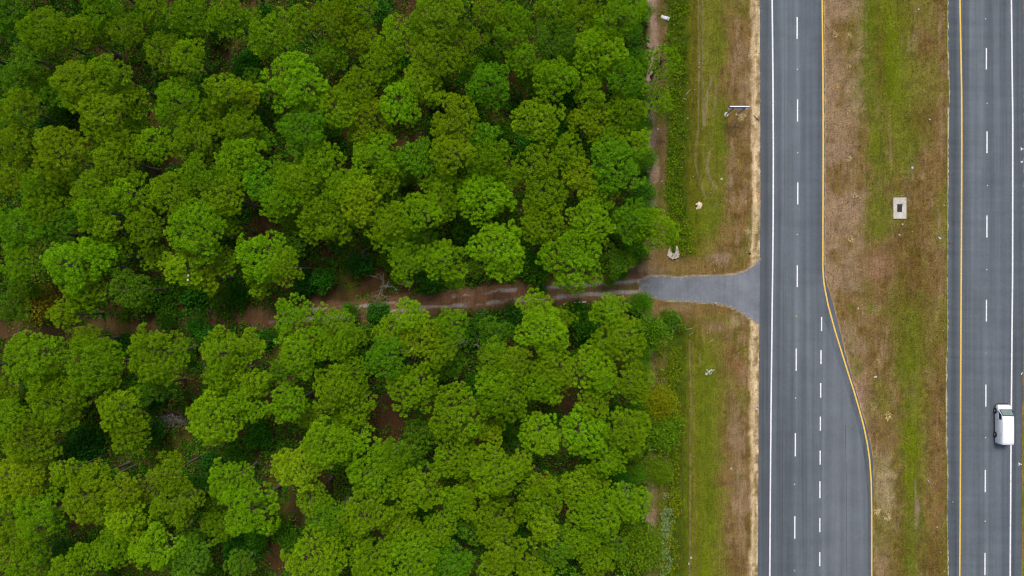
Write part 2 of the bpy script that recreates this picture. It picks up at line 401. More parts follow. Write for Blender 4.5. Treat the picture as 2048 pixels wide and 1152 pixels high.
def ground_color(px, py):
    n = len(px)
    wob = (fbm(px, py, 90, 3) - .5) * 26
    wob2 = (fbm(px, py, 30, 9) - .5) * 14
    n1 = fbm(px, py, 60, 20); n2 = fbm(px, py, 14, 30, 4); n3 = fbm(px * 3, py * .5, 22, 40)
    # forest floor: rusty pine straw and darker humus
    c = np.tile(C_floor, (n, 1)).astype(float)
    c = blend(c, C_floor2, smooth(.4, .65, n1) * .8)
    c = blend(c, lin((80, 84, 24)) * K, smooth(.56, .7, fbm(px, py, 70, 55)) * .6)
    # forest track
    dt = polydist(px, py, TRACK)
    c = blend(c, C_straw, (1 - smooth(18, 32, dt + wob2)) * (.35 + .55 * smooth(450, 850, px)))  # straw tint weakened towards the left, canopy shade put into the colour
    c = blend(c, lin((128, 92, 66)) * K, (1 - smooth(2, 9, dt + wob2 * .3)) * smooth(.4, .6, n1) * .4)
    c = blend(c, lin((96, 92, 44)) * K, (1 - smooth(3, 8, dt)) * smooth(1000, 1250, px) * .8)
    patchy = smooth(.44, .56, fbm(px, py * 2.5, 26, 60))
    nearpav = smooth(1060, 1220, px)
    for r, wd in ((RUT_N, 3.4), (RUT_S, 3.8)):
        d = polydist(px, py, r)
        c = blend(c, C_grav, (1 - smooth(wd * .6, wd * 1.4, d + wob2 * .12)) * np.maximum(patchy, nearpav) * .95 * smooth(480, 640, px))
    # the mown strip beside the forest
    xe = 1291 + wob * .8
    east = smooth(xe - 5, xe + 5, px)
    v = np.tile(C_bare, (n, 1)).astype(float)
    v = blend(v, lin((150, 134, 120)) * K, (1 - smooth(1293, 1302, px + wob2)) * .6)
    v = blend(v, C_dbrown, smooth(1303, 1318, px + wob2 * 1.6) * .8)
    v = blend(v, lin((92, 92, 32)) * K, smooth(.45, .62, fbm(px, py, 34, 66)) * .75)
    v = blend(v, C_weed, smooth(1328, 1340, px + wob2 * .6))
    v = blend(v, C_yol, smooth(1368, 1384, px + wob2 * 1.2) * .85)
    v = blend(v, C_olive, smooth(1398, 1412, px + wob2))
    v = blend(v, C_brown, smooth(1432, 1458, px + wob + (n2 - .5) * 40))
    v = blend(v, C_brown, smooth(440, 520, py + wob) * (1 - smooth(655, 700, py + wob)) * smooth(1380, 1430, px + wob * 2) * .8)
    v = blend(v, C_brown, smooth(505, 530, py + wob2) * (1 - smooth(625, 660, py)) * .8)
    v = blend(v, C_pink, smooth(.5, .68, n3) * smooth(1440, 1480, px) * .7)
    v = blend(v, C_dbrown, smooth(.52, .7, n2) * smooth(1400, 1450, px) * .6)
    bare_s = np.clip(band(py, 700, 765, 12) + band(py, 915, 1070, 16), 0, 1)
    v = blend(v, lin((84, 92, 24)) * K, smooth(620, 680, py) * (1 - bare_s) * (1 - smooth(1320, 1345, px)) * .85)
    v = blend(v, C_olive, smooth(.46, .62, fbm(px, py * .5, 40, 131, 4)) * smooth(1400, 1440, px) * .5)
    v = blend(v, lin((98, 110, 18)) * K, smooth(670, 720, py) * band(px + wob2 * .5, 1368, 1432, 10) * .5)
    c = blend(c, v, east)
    # bare sandy edge along the pavement
    pw = interp(py, L_PAVE_W)
    d = pw - px
    ragged = d + (n2 - .5) * 9 + (fbm(px, py * .35, 40, 111) - .5) * 16
    tanw = (1 - smooth(14, 21, ragged)) * (px > 1450) * (1 - band(py, 530, 640, 8))
    c = blend(c, C_tan, tanw * (.55 + .45 * smooth(.3, .6, n3)))
    c = blend(c, C_brown, tanw * smooth(.46, .62, fbm(px, py * .6, 11, 77, 4)) * (1 - smooth(4, 13, d + (n1 - .5) * 14)) * .85)
    c = blend(c, C_dbrown, tanw * smooth(.6, .72, fbm(px, py, 6, 78)) * .5)
    # median
    me = px > 1600
    m = np.tile(C_pink, (n, 1)).astype(float)
    m = blend(m, C_brown, smooth(.38, .62, n1))
    m = blend(m, C_brown * .95, smooth(1712, 1745, px + wob))
    m = blend(m, C_olive, band(px + wob, 1740, 1830, 12) * (1 - smooth(310, 400, py + wob)) * .8)
    m = blend(m, C_brown, smooth(1830, 1846, px + wob2) * .9)
    m = blend(m, C_dbrown, smooth(.5, .7, n2) * .6)
    m = blend(m, C_pink, smooth(.58, .72, n3) * .5)
    m = blend(m, C_olive, smooth(.44, .62, fbm(px, py * .5, 44, 121, 4)) * .55 * smooth(1690, 1740, px))
    m = blend(m, C_pink * 1.08, smooth(.42, .6, fbm(px, py * .6, 36, 125, 4)) * .75 * (1 - smooth(1700, 1750, px + wob)))
    mt = np.clip(.1 + 1.5 * (fbm(px, py * .4, 20, 141, 4) - .2), 0, 1)
    gb = 1815 + 14 * np.sin(py / 130.)
    m = blend(m, C_green, np.exp(-((px - gb + wob2) / 26) ** 2) * smooth(560, 640, py + wob) * .75 * mt)
    m = blend(m, C_green, np.exp(-((px - 1765 + wob2) / 44) ** 2) * (1 - smooth(240, 360, py + wob)) * .7 * mt)
    c = np.where(me[:, None], m, c)
    # right verge beyond the second carriageway
    c = np.where((px > 1990)[:, None], blend(np.tile(C_brown, (n, 1)).astype(float), C_olive, smooth(.4, .7, n1)), c)
    mot = fbm(px, py * .45, 16, 101, 4)
    jx = (n2 - .5) * 30 + (fbm(px, py, 8, 90) - .5) * 10; jy = (n1 - .5) * 30
    for (sx, sy, rx, ry, sc, st) in SPOTS:
        if sx > 1700 and ry >= 40: rx, st = rx * 1.4, st * .82
        near = (np.abs(px - sx) < rx * 2.2 + 20) & (np.abs(py - sy) < ry * 2.2 + 20)
        if not near.any(): continue
        q = np.hypot((px[near] - sx + jx[near] * min(1, rx / 14)) / rx, (py[near] - sy + jy[near] * min(1, ry / 30)) / ry)
        c[near] = blend(c[near], sc, (1 - smooth(.15, 1.55, q)) * st * np.clip(.35 + 1.2 * mot[near], 0, 1))
    for pts, wd, st, rc in RUTS:
        d = polydist(px, py, pts)
        c = blend(c, rc, (1 - smooth(wd * .4, wd * 1.3, d + (n2 - .5) * 2)) * st * (.5 + .6 * n3))
    # turf fringe and crumbled edge of the right carriageway and of the turn lane
    d = interp(py, R_PAVE_W) - px
    c = blend(c, lin((84, 96, 20)) * K, band(d + (n2 - .5) * 3, 1.2, 4.5, 1.0) * .75)
    c = blend(c, lin((196, 184, 160)) * K, band(d, -2, .9 + (n2 - .45) * 2.5, .5) * .9)
    d = px - interp(py, L_PAVE_E)
    c = blend(c, lin((178, 150, 96)) * K, band(d, -2, 2.6, 1.2) * .6)
    c = blend(c, lin((88, 88, 28)) * K, band(d, 1, 4, 1) * smooth(880, 920, py) * .5)
    d = px - interp(py, R_PAVE_E)
    c = blend(c, lin((205, 182, 150)) * K, band(d, -3, 2.2, 1.2) * .8)
    # sandy rim round the paved driveway
    dd = polydist(px, py, DRIVE)
    c = blend(c, lin((190, 172, 140)) * K, (1 - smooth(.8, 3.2, dd + (n2 - .5) * 4)) * .8)
    c *= (.86 + .28 * fbm(px, py, 7, 71, 2))[:, None]
    return np.clip(c, .004, .8)

def ground_z(x, y):
    px = 1024 + S * np.asarray(x, float); py = 576 - S * np.asarray(y, float)
    z = (fbm(px, py, 40, 80) - .5) * .16
    inroad = band(px, 1500, 1760, 14) + band(px, 1880, 2060, 10)
    drv = band(py, 535, 625, 16) * band(px, 1262, 1540, 16)
    z = z * (1 - np.clip(inroad + drv, 0, 1))
    ditch = np.exp(-((px - 1352) / 24) ** 2) * .55 * (1 - band(py, 535, 625, 18))
    swale = np.exp(-((px - 1800) / 42) ** 2) * .35 * smooth(1700, 1740, px) * (1 - smooth(1860, 1890, px))
    return z - ditch - swale

def axis(segs):
    a = []
    for lo, hi, st in segs:
        a.append(np.arange(lo, hi - 1e-6, st))
    a.append(np.array([segs[-1][1]]))
    return np.concatenate(a)

gx = axis([(-1600, -200, 200), (-200, -90, 10), (-90, 17, .5), (17, 37, .2), (37, 45, 1.0), (45, 65, .24), (65, 76, .8), (76, 110, 4), (110, 200, 30), (200, 1600, 200)])
gy = axis([(-1600, -200, 200), (-200, -60, 10), (-60, -45, .6), (-45, 45, .28), (45, 60, .6), (60, 200, 10), (200, 1600, 200)])
GX, GY = np.meshgrid(gx, gy)
fx, fy = GX.ravel(), GY.ravel()
gpx, gpy = 1024 + S * fx, 576 - S * fy
nx, ny = len(gx), len(gy)
idx = np.arange(nx * ny).reshape(ny, nx)
gfaces = np.stack([idx[:-1, :-1].ravel(), idx[:-1, 1:].ravel(), idx[1:, 1:].ravel(), idx[1:, :-1].ravel()], 1)
near = (np.abs(fx) < 120) & (np.abs(fy) < 80)
gz = np.where(near, ground_z(fx, fy), 0)
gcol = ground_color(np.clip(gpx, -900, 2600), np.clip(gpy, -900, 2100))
ground = link('ground', mesh_np('ground', np.stack([fx, fy, gz], 1), gfaces, cols=gcol, smooth_=True), M_ground)
tag(ground, kind='structure')

# ------------------------------------------------------------------ roads: slabs with a skirt, paint laid 4 mm above
def gz1(x, y): return float(ground_z(np.array([x]), np.array([y]))[0])

def ribbon(name, left, right, mat, z, ys, parent=None, skirt=0.0, jl=0, jr=0):
    vs, fs = [], []
    r = random.Random(len(name))
    for y in ys:
        xl = interp(y, left) + (r.uniform(-jl, jl) if jl else 0); xr = interp(y, right) + (r.uniform(-jr, jr) if jr else 0)
        a = W(xl, y); b = W(xr, y)
        vs += [(a[0], a[1], z), (b[0], b[1], z)]
    n = len(ys)
    for i in range(n - 1):
        fs.append((2 * i, 2 * i + 2, 2 * i + 3, 2 * i + 1))
    if skirt:
        m = len(vs)
        vs += [(x, y, z_ - skirt) for x, y, z_ in vs]
        for i in range(n - 1):
            fs.append((2 * i, m + 2 * i, m + 2 * i + 2, 2 * i + 2))
            fs.append((2 * i + 1, 2 * i + 3, m + 2 * i + 3, m + 2 * i + 1))
    return link(name, mesh_np(name, vs, np.array(fs)), mat, parent)

YS = np.arange(-300, 1501, 6.0)
RZ = 0.07
road_l = ribbon('road', L_PAVE_W, L_PAVE_E, M_asph, RZ, YS, skirt=.2, jl=.5, jr=.7)
tag(road_l, kind='structure')
road_r = ribbon('road', R_PAVE_W, R_PAVE_E, M_asph, RZ, YS, skirt=.2, jl=1.0, jr=.8)
tag(road_r, kind='structure')
# far continuation of both carriageways
for nm, a, b in (('road', L_PAVE_W, L_PAVE_E), ('road', R_PAVE_W, R_PAVE_E)):
    for y0, y1 in ((-4000, -300), (1500, 4000)):
        o = ribbon(nm, a, b, M_asph, RZ, [y0, y1], skirt=.2); tag(o, kind='structure')
# the turn lane's newer surfacing is its own sheet of asphalt
TL_W = [(1646, 640), (1645.5, 700), (1644, 900), (1643, 1152), (1641, 1500)]
TL_E = [(1647, 640), (1656, 660), (1668, 700), (1682, 743), (1696, 784), (1706, 818), (1715, 852), (1729, 920), (1735, 1000), (1735, 1500)]
turn = ribbon('turn_lane_surface', TL_W, TL_E, M_asph2, RZ + .004, np.arange(640, 1501, 10.0), road_l)

def line(name, pts, width, mat, z, parent, y0, y1, step=8.0):
    ys = np.arange(y0, y1 + .1, step); n = len(ys)
    c = np.array([W(interp(y, pts), y) for y in ys])
    t = np.gradient(c, axis=0); t /= np.linalg.norm(t, axis=1)[:, None]
    nr = np.stack([-t[:, 1], t[:, 0]], 1) * width / 2
    vs = np.concatenate([np.c_[c + nr, np.full(n, z)], np.c_[c - nr, np.full(n, z)]])
    fs = [(i, i + 1, n + i + 1, n + i) for i in range(n - 1)]
    return link(name, mesh_np(name, vs, np.array(fs)), mat, parent)

def dash(name, x, y0, y1, parent, w=.185):
    a = W(x, y0); b = W(x - .003 * (y1 - y0), y1)
    vs = [(a[0] - w / 2, a[1], RZ + .008), (a[0] + w / 2, a[1], RZ + .008), (b[0] + w / 2, b[1], RZ + .008), (b[0] - w / 2, b[1], RZ + .008)]
    return link(name, mesh_np(name, vs, np.array([(0, 3, 2, 1)])), M_white, parent)

line('white_edge_line', L_WHITE, .21, M_white, RZ + .008, road_l, -300, 1500)
line('yellow_edge_line', L_YEL, .21, M_yellow, RZ + .012, road_l, -300, 1500, 6)
line('yellow_edge_line', R_YEL, .22, M_yellow, RZ + .008, road_r, -300, 1500)
line('white_edge_line', R_WHITE, .22, M_white, RZ + .008, road_r, -300, 1500)
D_L = [(1594, 34.5, 78), (1594.8, 199, 243.5), (1595.2, 365, 409), (1594.3, 530.5, 574), (1592.2, 697, 741.5), (1590.4, 866, 912.5), (1589.3, 1032, 1077), (1593, -131, -87), (1588, 1198, 1243)]
D_R = [(1972.2, 96.5, 139), (1973.5, 263, 306.5), (1973.3, 431, 475), (1972.3, 599.5, 643), (1971.2, 769, 813), (1970.1, 939.5, 984), (1969.4, 1105.5, 1150), (1970.8, -70, -27), (1968, 1272, 1316)]
D_T = [(1642.8, 634, 662), (1641.6, 700, 728), (1641, 766, 795), (1640.4, 833, 861), (1640, 901, 929), (1639.5, 962.5, 996), (1639.3, 1036, 1064), (1639.2, 1104, 1132), (1639, 1172, 1200)]
M_seam = asphalt_mat('tar_seam', (0.055, 0.06, 0.066))
line('tar_seam', [(1690, 830), (1692, 960), (1693.5, 1152), (1694, 1500)], .07, M_seam, RZ + .008, road_l, 850, 1500)
line('tar_seam', [(1566, -300), (1569, 300), (1566, 700), (1562, 1500)], .05, M_seam, RZ + .006, road_l, -300, 1500)
for d in D_L: dash('lane_dash', *d, road_l)
for d in D_R: dash('lane_dash', *d, road_r)
for d in D_T: dash('turn_lane_dash', *d, road_l)

# sprayed survey marks on the outer shoulder of the right carriageway
def survey(px, py, strokes):
    bm = bmesh.new()
    for (x0, y0, x1, y1) in strokes:
        a = Vector((*W(px + x0, py + y0), RZ + .006)); b = Vector((*W(px + x1, py + y1), RZ + .006))
        t = (b - a).normalized(); n = Vector((-t.y, t.x, 0)) * .055
        bm.faces.new([bm.verts.new(p) for p in (a + n, a - n, b - n, b + n)])
        for f in bm.faces: pass
    for i, f in enumerate(bm.faces):
        for v in f.verts: v.co.z += .002 * i
    bm_obj('survey_mark', bm, M_white, road_r)
survey(2044, 298, [(-3.5, -2.6, 0, 0), (-3.5, 2.6, -.4, .4), (.3, .2, 2.4, .2)])
survey(2043, 324, [(-2, -1.2, .6, 1.8), (1.8, -2.2, .2, 1)])
survey(2043, 747, [(-1.2, 2.2, 1.2, -2.2)])
survey(2040, 928, [(-3.8, -2.6, 0, 0), (-3.8, 2.4, -.4, .3), (.3, 0, 3, .2)])

# paved driveway mouth
def poly_slab(name, pts, mat, z, skirt, jitter=0.0, sub=3):
    r = random.Random(5); P = []
    for i in range(len(pts)):
        a, b = pts[i], pts[(i + 1) % len(pts)]
        for k in range(sub):
            t = k / sub
            j = 0 if (a[0] > 1500 and b[0] > 1500) or i == len(pts) - 1 else jitter
            P.append((a[0] + (b[0] - a[0]) * t + r.uniform(-j, j), a[1] + (b[1] - a[1]) * t + r.uniform(-j, j)))
    bm = bmesh.new()
    vs = [bm.verts.new((*W(*p), z)) for p in P]
    f = bm.faces.new(vs)
    lo = [bm.verts.new((v.co.x, v.co.y, z - skirt)) for v in vs]
    n = len(vs)
    for i in range(n):
        bm.faces.new((vs[i], lo[i], lo[(i + 1) % n], vs[(i + 1) % n]))
    bmesh.ops.triangulate(bm, faces=[f])
    return bm_obj(name, bm, mat)
tag(poly_slab('driveway', DRIVE, M_drive, RZ - .006, .25, 1.5), kind='structure')

# ------------------------------------------------------------------ leaf and needle clouds
def unit(v): return v / (np.linalg.norm(v, axis=-1, keepdims=True) + 1e-9)

def kites(C, D, L, Wd, rg):
    """one kite-shaped blade per row: root C, direction D, length L, width Wd"""
    side = unit(np.cross(D, rg.normal(size=D.shape))) * (Wd[:, None] * .5)
    L = L[:, None]
    mid = C + D * L * .55
    V = np.stack([C, mid + side, C + D * L, mid - side], 1).reshape(-1, 3)
    F = np.arange(len(C) * 4).reshape(-1, 4)
    return V, F

def tubes(paths, n=4):
    """paths: list of (points, radii) -> verts, quads"""
    V, F, o = [], [], 0
    ang = np.linspace(0, 2 * np.pi, n, endpoint=False)
    for P, R in paths:
        P = np.asarray(P, float)
        T = unit(np.gradient(P, axis=0))
        ref = np.where(np.abs(T[:, 2:3]) > .9, [[1., 0, 0]], [[0, 0, 1.]])
        U = unit(np.cross(T, ref)); Vv = np.cross(T, U)
        ring = P[:, None] + (U[:, None] * np.cos(ang)[None, :, None] + Vv[:, None] * np.sin(ang)[None, :, None]) * np.asarray(R)[:, None, None]
        V.append(ring.reshape(-1, 3)); m = len(P)
        for i in range(m - 1):
            for k in range(n):
                F.append((o + i * n + k, o + i * n + (k + 1) % n, o + (i + 1) * n + (k + 1) % n, o + (i + 1) * n + k))
        o += m * n
    return np.concatenate(V), np.array(F)

def dome_pts(n, rg, tries=12):
    """well spread directions, upper dome and a little below its rim"""
    out = []
    while len(out) < n:
        best, bd = None, -1
        for _ in range(tries):
            v = rg.normal(size=3); v /= np.linalg.norm(v)
            if v[2] < -.05: continue
            d = min([np.linalg.norm(v - q) for q in out], default=9)
            if d > bd: best, bd = v, d
        if best is not None: out.append(best)
    return np.array(out)

def pine_proto(R, seed, loose=0.1):
    """crown in local space, z=0 at the crown's foot; returns crown mesh, branch mesh, crown depth"""
    rg = np.random.default_rng(seed)
    depth = R * rg.uniform(.95, 1.3)
    ncl = int(7.0 * R * R ** .55)
    dirs = dome_pts(ncl, rg)
    ph = rg.uniform(0, 6.28, 4); am = rg.uniform(.04, .15, 4)
    az = np.arctan2(dirs[:, 1], dirs[:, 0])
    lob = 1 + sum(am[k] * np.sin((k + 2) * az + ph[k]) for k in range(4))
    rad = rg.uniform(.84, 1.02, ncl) * (1 - rg.random(ncl) ** 6 * .3)
    C = dirs * rad[:, None] * np.c_[R * lob, R * lob, np.full(ncl, depth)] * np.array([.86, .86, .8])
    C[:, 2] += depth * .12
    keep = rg.random(ncl) > loose
    C = C[keep]; dirs = dirs[keep]
    # a few clumps inside, lower
    m = int(len(C) * .3)
    inner = np.c_[rg.normal(size=(m, 2)) * R * .33, rg.uniform(-.1, .55, m) * depth]
    C = np.concatenate([C, inner]); dirs = np.concatenate([dirs, unit(np.c_[inner[:, :2] * .3, np.ones(m)])])
    rc = rg.uniform(.50, .85, len(C))
    T, A, tv = [], [], []
    grid = {}
    order = np.argsort(-C[:, 2] + rg.normal(0, .3, len(C)))
    for c, d, r in zip(C[order], dirs[order], rc[order]):
        k = int(46 * r * r / .45)
        up = unit(d * np.array([.8, .8, 1]) + np.array([0, 0, .6]))
        a = unit(rg.normal(size=(k, 3)) * .8 + up * .75)
        q = c + a * r * rg.uniform(.86, 1.04, (k, 1)) * np.array([1, 1, .8])
        sh = rg.normal(0, .12)
        for p, ax in zip(q, a):
            key = tuple(np.floor(p / .45).astype(int)); bad = False
            for ix in (-1, 0, 1):
                for iy in (-1, 0, 1):
                    for iz in (-1, 0, 1):
                        for w in grid.get((key[0] + ix, key[1] + iy, key[2] + iz), ()):
                            if (w[0] - p[0]) ** 2 + (w[1] - p[1]) ** 2 + (w[2] - p[2]) ** 2 < .2025: bad = True
            if bad: continue
            grid.setdefault(key, []).append(p)
            T.append(p); A.append(ax); tv.append(min(1, max(0, rg.normal(.5, .15) + sh)))
    T = np.array(T); A = unit(np.array(A) + np.array([0, 0, .45])); tv = np.array(tv)
    nn = 64
    s = unit(rg.normal(size=(len(T), nn, 3)))
    D = unit(s + A[:, None] * .55).reshape(-1, 3)
    siz = np.repeat(rg.uniform(.82, 1.18, len(T)), nn)
    Cn = (np.repeat(T, nn, 0)) + D * .02
    L = rg.uniform(.24, .33, len(D)) * siz; Wd = rg.uniform(.036, .056, len(D))
    V, F = kites(Cn, D, L, Wd, rg)
    v = np.clip(np.repeat(np.repeat(tv, nn) + rg.normal(0, .06, len(D)), 4), 0, 1)
    crown = mesh_np('pine_crown', V, F, {'v': v})
    crown.materials.append(M_needle)
    paths = [(np.array([[0, 0, -3.4], [0, 0, -1.5], [0, 0, depth * .7]]), [.10, .10, .05])]
    for c in C:
        c = c * .9 - np.array([0, 0, .25])
        z0 = min(c[2] - .3, depth * .55) * rg.uniform(.3, .9) - .4
        p0 = np.array([0, 0, z0]); p1 = c * np.array([.5, .5, 0]) + np.array([0, 0, z0 * .55 + c[2] * .45 - .05])
        t = np.linspace(0, 1, 4)[:, None]
        P = (1 - t) ** 2 * p0 + 2 * t * (1 - t) * p1 + t * t * c
        paths.append((P, np.linspace(.05, .012, 4) * rg.uniform(.7, 1.2)))
    for k in range(6):     # bare dead limbs under the crown
        a = rg.uniform(0, 6.28); z0 = -rg.uniform(.4, 3.0); ln = rg.uniform(.8, 2.2)
        P = np.array([[0, 0, z0], [math.cos(a) * ln * .5, math.sin(a) * ln * .5, z0 + .05], [math.cos(a + .3) * ln, math.sin(a + .3) * ln, z0 + .25]])
        paths.append((P, [.05, .035, .012]))
    V, F = tubes(paths, 4)
    br = mesh_np('pine_branches', V, F, smooth_=True); br.materials.append(M_bark)
    return crown, br, depth

PROTO = {}
for cls, R in (('s', 1.75), ('m', 2.7), ('l', 3.6)):
    PROTO[cls] = [(R,) + pine_proto(R, 100 * len(PROTO) + k, .02 + .07 * (k % 4)) for k in range(6)]
SPARSE = [(2.4,) + pine_proto(2.4, 900 + k, .45) for k in range(2)]

def trunk_mesh(seed):
    rg = np.random.default_rng(seed)
    n = 9; t = np.linspace(0, 1, n)
    bend = rg.normal(0, .012, 2); ph = rg.uniform(0, 6.28)
    P = np.c_[np.sin(t * 3 + ph) * bend[0] * t * (1 - t) * 40, np.cos(t * 3 + ph) * bend[1] * t * (1 - t) * 40, t]
    P[:, :2] *= .25
    R = .19 * (1 - .62 * t) + .10 * np.exp(-t * 26)
    V, F = tubes([(P * [1, 1, 1], R)], 8)
    m = mesh_np('trunk', V, F, smooth_=True); m.materials.append(M_trunk)
    return m
TRUNKS = [trunk_mesh(40 + k) for k in range(5)]

HUES = {'n': (.188, .342, .0065), 'b': (.210, .402, .007), 'o': (.208, .340, .007), 'd': (.114, .262, .011), 'y': (.255, .405, .0075), 'g': (.138, .338, .009)}
HNAME = {'n': 'mid green', 'b': 'bright green', 'o': 'olive green', 'd': 'dark green', 'y': 'yellow-green', 'g': 'fresh green'}

# every crown seen in the photograph: apparent centre and radius in photograph pixels, colour
PINES = [
 (20,20,45,'d'),(83,60,50,'o'),(150,65,34,'o'),(195,20,42,'n'),(257,60,34,'n'),(298,15,34,'n'),(333,108,44,'o'),(376,112,36,'o'),(375,25,42,'n'),(455,25,44,'n'),
 (541,66,50,'b'),(604,45,28,'n'),(667,38,42,'o'),(587,160,64,'b'),(660,112,36,'n'),(677,215,44,'o'),(150,168,54,'o'),(226,146,32,'n'),(194,226,52,'o'),(267,198,34,'o'),
 (351,200,54,'b'),(455,177,32,'o'),(493,198,26,'y'),(430,222,24,'n'),(35,215,42,'o'),(35,160,34,'d'),(483,253,42,'n'),(604,264,52,'g'),(385,278,54,'o'),(306,288,36,'b'),
 (108,305,58,'o'),(21,288,38,'o'),(229,312,58,'n'),(479,323,54,'n'),(639,320,46,'n'),(600,361,44,'b'),(399,352,40,'n'),(21,350,40,'o'),(83,378,42,'n'),(174,372,36,'n'),
 (253,385,48,'b'),(340,385,44,'n'),(448,392,42,'n'),(521,365,34,'g'),(556,398,40,'b'),(688,378,36,'b'),(62,115,32,'d'),
 (711,21,42,'n'),(708,66,36,'o'),(874,28,52,'o'),(801,73,44,'b'),(867,108,56,'n'),(930,87,38,'o'),(1020,52,50,'n'),(979,17,34,'n'),(1110,17,46,'o'),(1166,31,44,'n'),
 (1242,28,52,'n'),(1110,76,42,'d'),(1204,101,56,'b'),(1051,115,40,'n'),(1249,156,40,'g'),(1190,149,28,'n'),(1110,160,46,'b'),(979,167,48,'g'),(760,125,40,'n'),(739,90,24,'n'),
 (718,174,40,'n'),(840,170,40,'o'),(798,205,44,'b'),(739,236,46,'o'),(909,229,55,'o'),(1076,240,52,'y'),(1176,243,36,'o'),(1180,194,32,'n'),(1249,222,42,'n'),(968,267,32,'g'),
 (746,309,54,'b'),(833,319,44,'g'),(902,309,44,'y'),(979,312,44,'n'),(1072,330,46,'n'),(1135,305,38,'n'),(1232,330,58,'g'),(1222,278,34,'n'),(1166,361,34,'y'),(795,337,28,'n'),
 (708,382,40,'y'),(888,378,44,'n'),(970,395,56,'b'),(1093,392,44,'n'),(1013,361,26,'b'),(1201,388,36,'n'),(1270,285,32,'n'),(763,368,30,'o'),
 (87,418,52,'n'),(184,420,46,'n'),(115,450,40,'d'),(646,439,56,'n'),(35,456,48,'g'),(292,456,38,'n'),(385,460,62,'n'),(215,450,30,'o'),(469,453,22,'o'),(521,512,56,'b'),
 (573,533,36,'n'),(38,526,40,'n'),(139,529,60,'b'),(194,512,40,'b'),(167,581,44,'b'),(228,505,32,'n'),(361,533,40,'y'),(413,554,30,'o'),(257,578,40,'d'),(312,512,28,'o'),
 (455,522,24,'n'),(524,564,28,'n'),(132,630,26,'o'),
 (587,632,40,'b'),(660,646,38,'n'),(604,699,54,'b'),(677,692,32,'n'),(59,713,58,'n'),(180,734,62,'n'),(174,682,34,'n'),(306,710,62,'n'),(444,706,52,'n'),(451,750,44,'n'),
 (507,762,34,'n'),(94,765,42,'o'),(667,775,46,'n'),(500,690,28,'n'),
 (715,405,40,'y'),(777,446,46,'n'),(788,485,32,'n'),(840,425,42,'b'),(888,412,34,'n'),(885,519,46,'b'),(815,529,38,'n'),(999,501,60,'b'),(1090,443,50,'n'),(1180,442,50,'b'),
 (1149,519,66,'b'),(1270,439,42,'g'),(1313,460,42,'b'),(906,560,18,'b'),
 (819,640,40,'b'),(843,675,42,'o'),(902,654,38,'n'),(784,668,36,'n'),(774,717,44,'g'),(822,775,54,'b'),(878,703,30,'n'),(1072,616,32,'b'),(1090,665,54,'b'),(1128,637,28,'o'),
 (1222,623,38,'b'),(1253,680,44,'n'),(1208,692,32,'n'),(1114,731,42,'n'),(1093,768,44,'b'),(1190,741,44,'b'),(1270,765,40,'n'),(986,713,32,'n'),(1027,727,38,'o'),(992,762,34,'n'),
 (694,686,30,'n'),(708,745,36,'n'),
 (101,808,62,'n'),(236,821,44,'n'),(257,867,42,'n'),(45,884,56,'o'),(21,839,38,'n'),(424,835,58,'b'),(503,804,50,'b'),(580,808,38,'b'),(649,888,50,'b'),(590,936,50,'y'),
 (340,946,40,'o'),(188,957,34,'o'),(167,1002,46,'o'),(35,960,50,'y'),(87,960,28,'o'),(21,995,32,'o'),(73,1037,52,'b'),(28,1080,40,'n'),(250,1037,44,'y'),(243,988,36,'o'),
 (351,1009,50,'n'),(458,964,48,'b'),(497,1023,62,'b'),(229,1092,40,'n'),(306,1103,50,'b'),(382,1120,42,'d'),(170,1120,36,'n'),(42,1130,46,'n'),(135,1143,30,'n'),(625,995,36,'n'),
 (625,1120,62,'n'),(660,1044,46,'g'),(132,943,26,'n'),(285,981,26,'o'),
 (701,815,50,'n'),(916,832,62,'n'),(1013,797,50,'n'),(1201,766,30,'n'),(1183,808,36,'n'),(1166,867,48,'b'),(1079,867,42,'b'),(986,860,24,'y'),(1256,860,46,'n'),
 (906,915,50,'n'),(986,946,56,'b'),(1038,919,30,'n'),(749,953,58,'n'),(701,884,46,'b'),(833,981,48,'b'),(1215,922,38,'b'),(1170,978,52,'b'),(1263,1002,42,'b'),(1076,1009,50,'n'),
 (1076,971,32,'o'),(986,1040,50,'n'),(916,1005,36,'n'),(937,985,26,'o'),(725,1030,50,'n'),(798,1051,44,'o'),(878,1054,36,'b'),(1197,1037,54,'n'),(1159,1075,38,'n'),(1083,1058,34,'n'),
 (1114,1096,42,'d'),(1006,1103,42,'n'),(1194,1117,40,'n'),(819,1127,60,'n'),(906,1134,44,'g'),(742,1120,42,'n'),(700,1072,40,'n'),(992,1141,32,'o'),(1069,1138,38,'n'),(784,915,36,'n'),
]
ORD = ['first', 'second', 'third', 'fourth', 'fifth', 'sixth', 'seventh', 'eighth', 'ninth', 'tenth', 'eleventh', 'twelfth', 'thirteenth', 'fourteenth', 'fifteenth', 'sixteenth',
       'seventeenth', 'eighteenth', 'nineteenth', 'twentieth', 'twenty-first', 'twenty-second', 'twenty-third', 'twenty-fourth', 'twenty-fifth']

ONES = 'zero one two three four five six seven eight nine ten eleven twelve thirteen fourteen fifteen sixteen seventeen eighteen nineteen'.split()
TENS = 'zero ten twenty thirty forty fifty sixty seventy eighty ninety'.split()
def num(n):
    n = max(1, min(99, int(round(n))))
    return ONES[n] if n < 20 else TENS[n // 10] + ('-' + ONES[n % 10] if n % 10 else '')
def place(px, py):
    return '%s percent across and %s percent down the photo' % (num(px / 20.48), num(py / 11.52))
used_labels = set()
def uniq(lab):
    assert lab not in used_labels, lab
    used_labels.add(lab); return lab

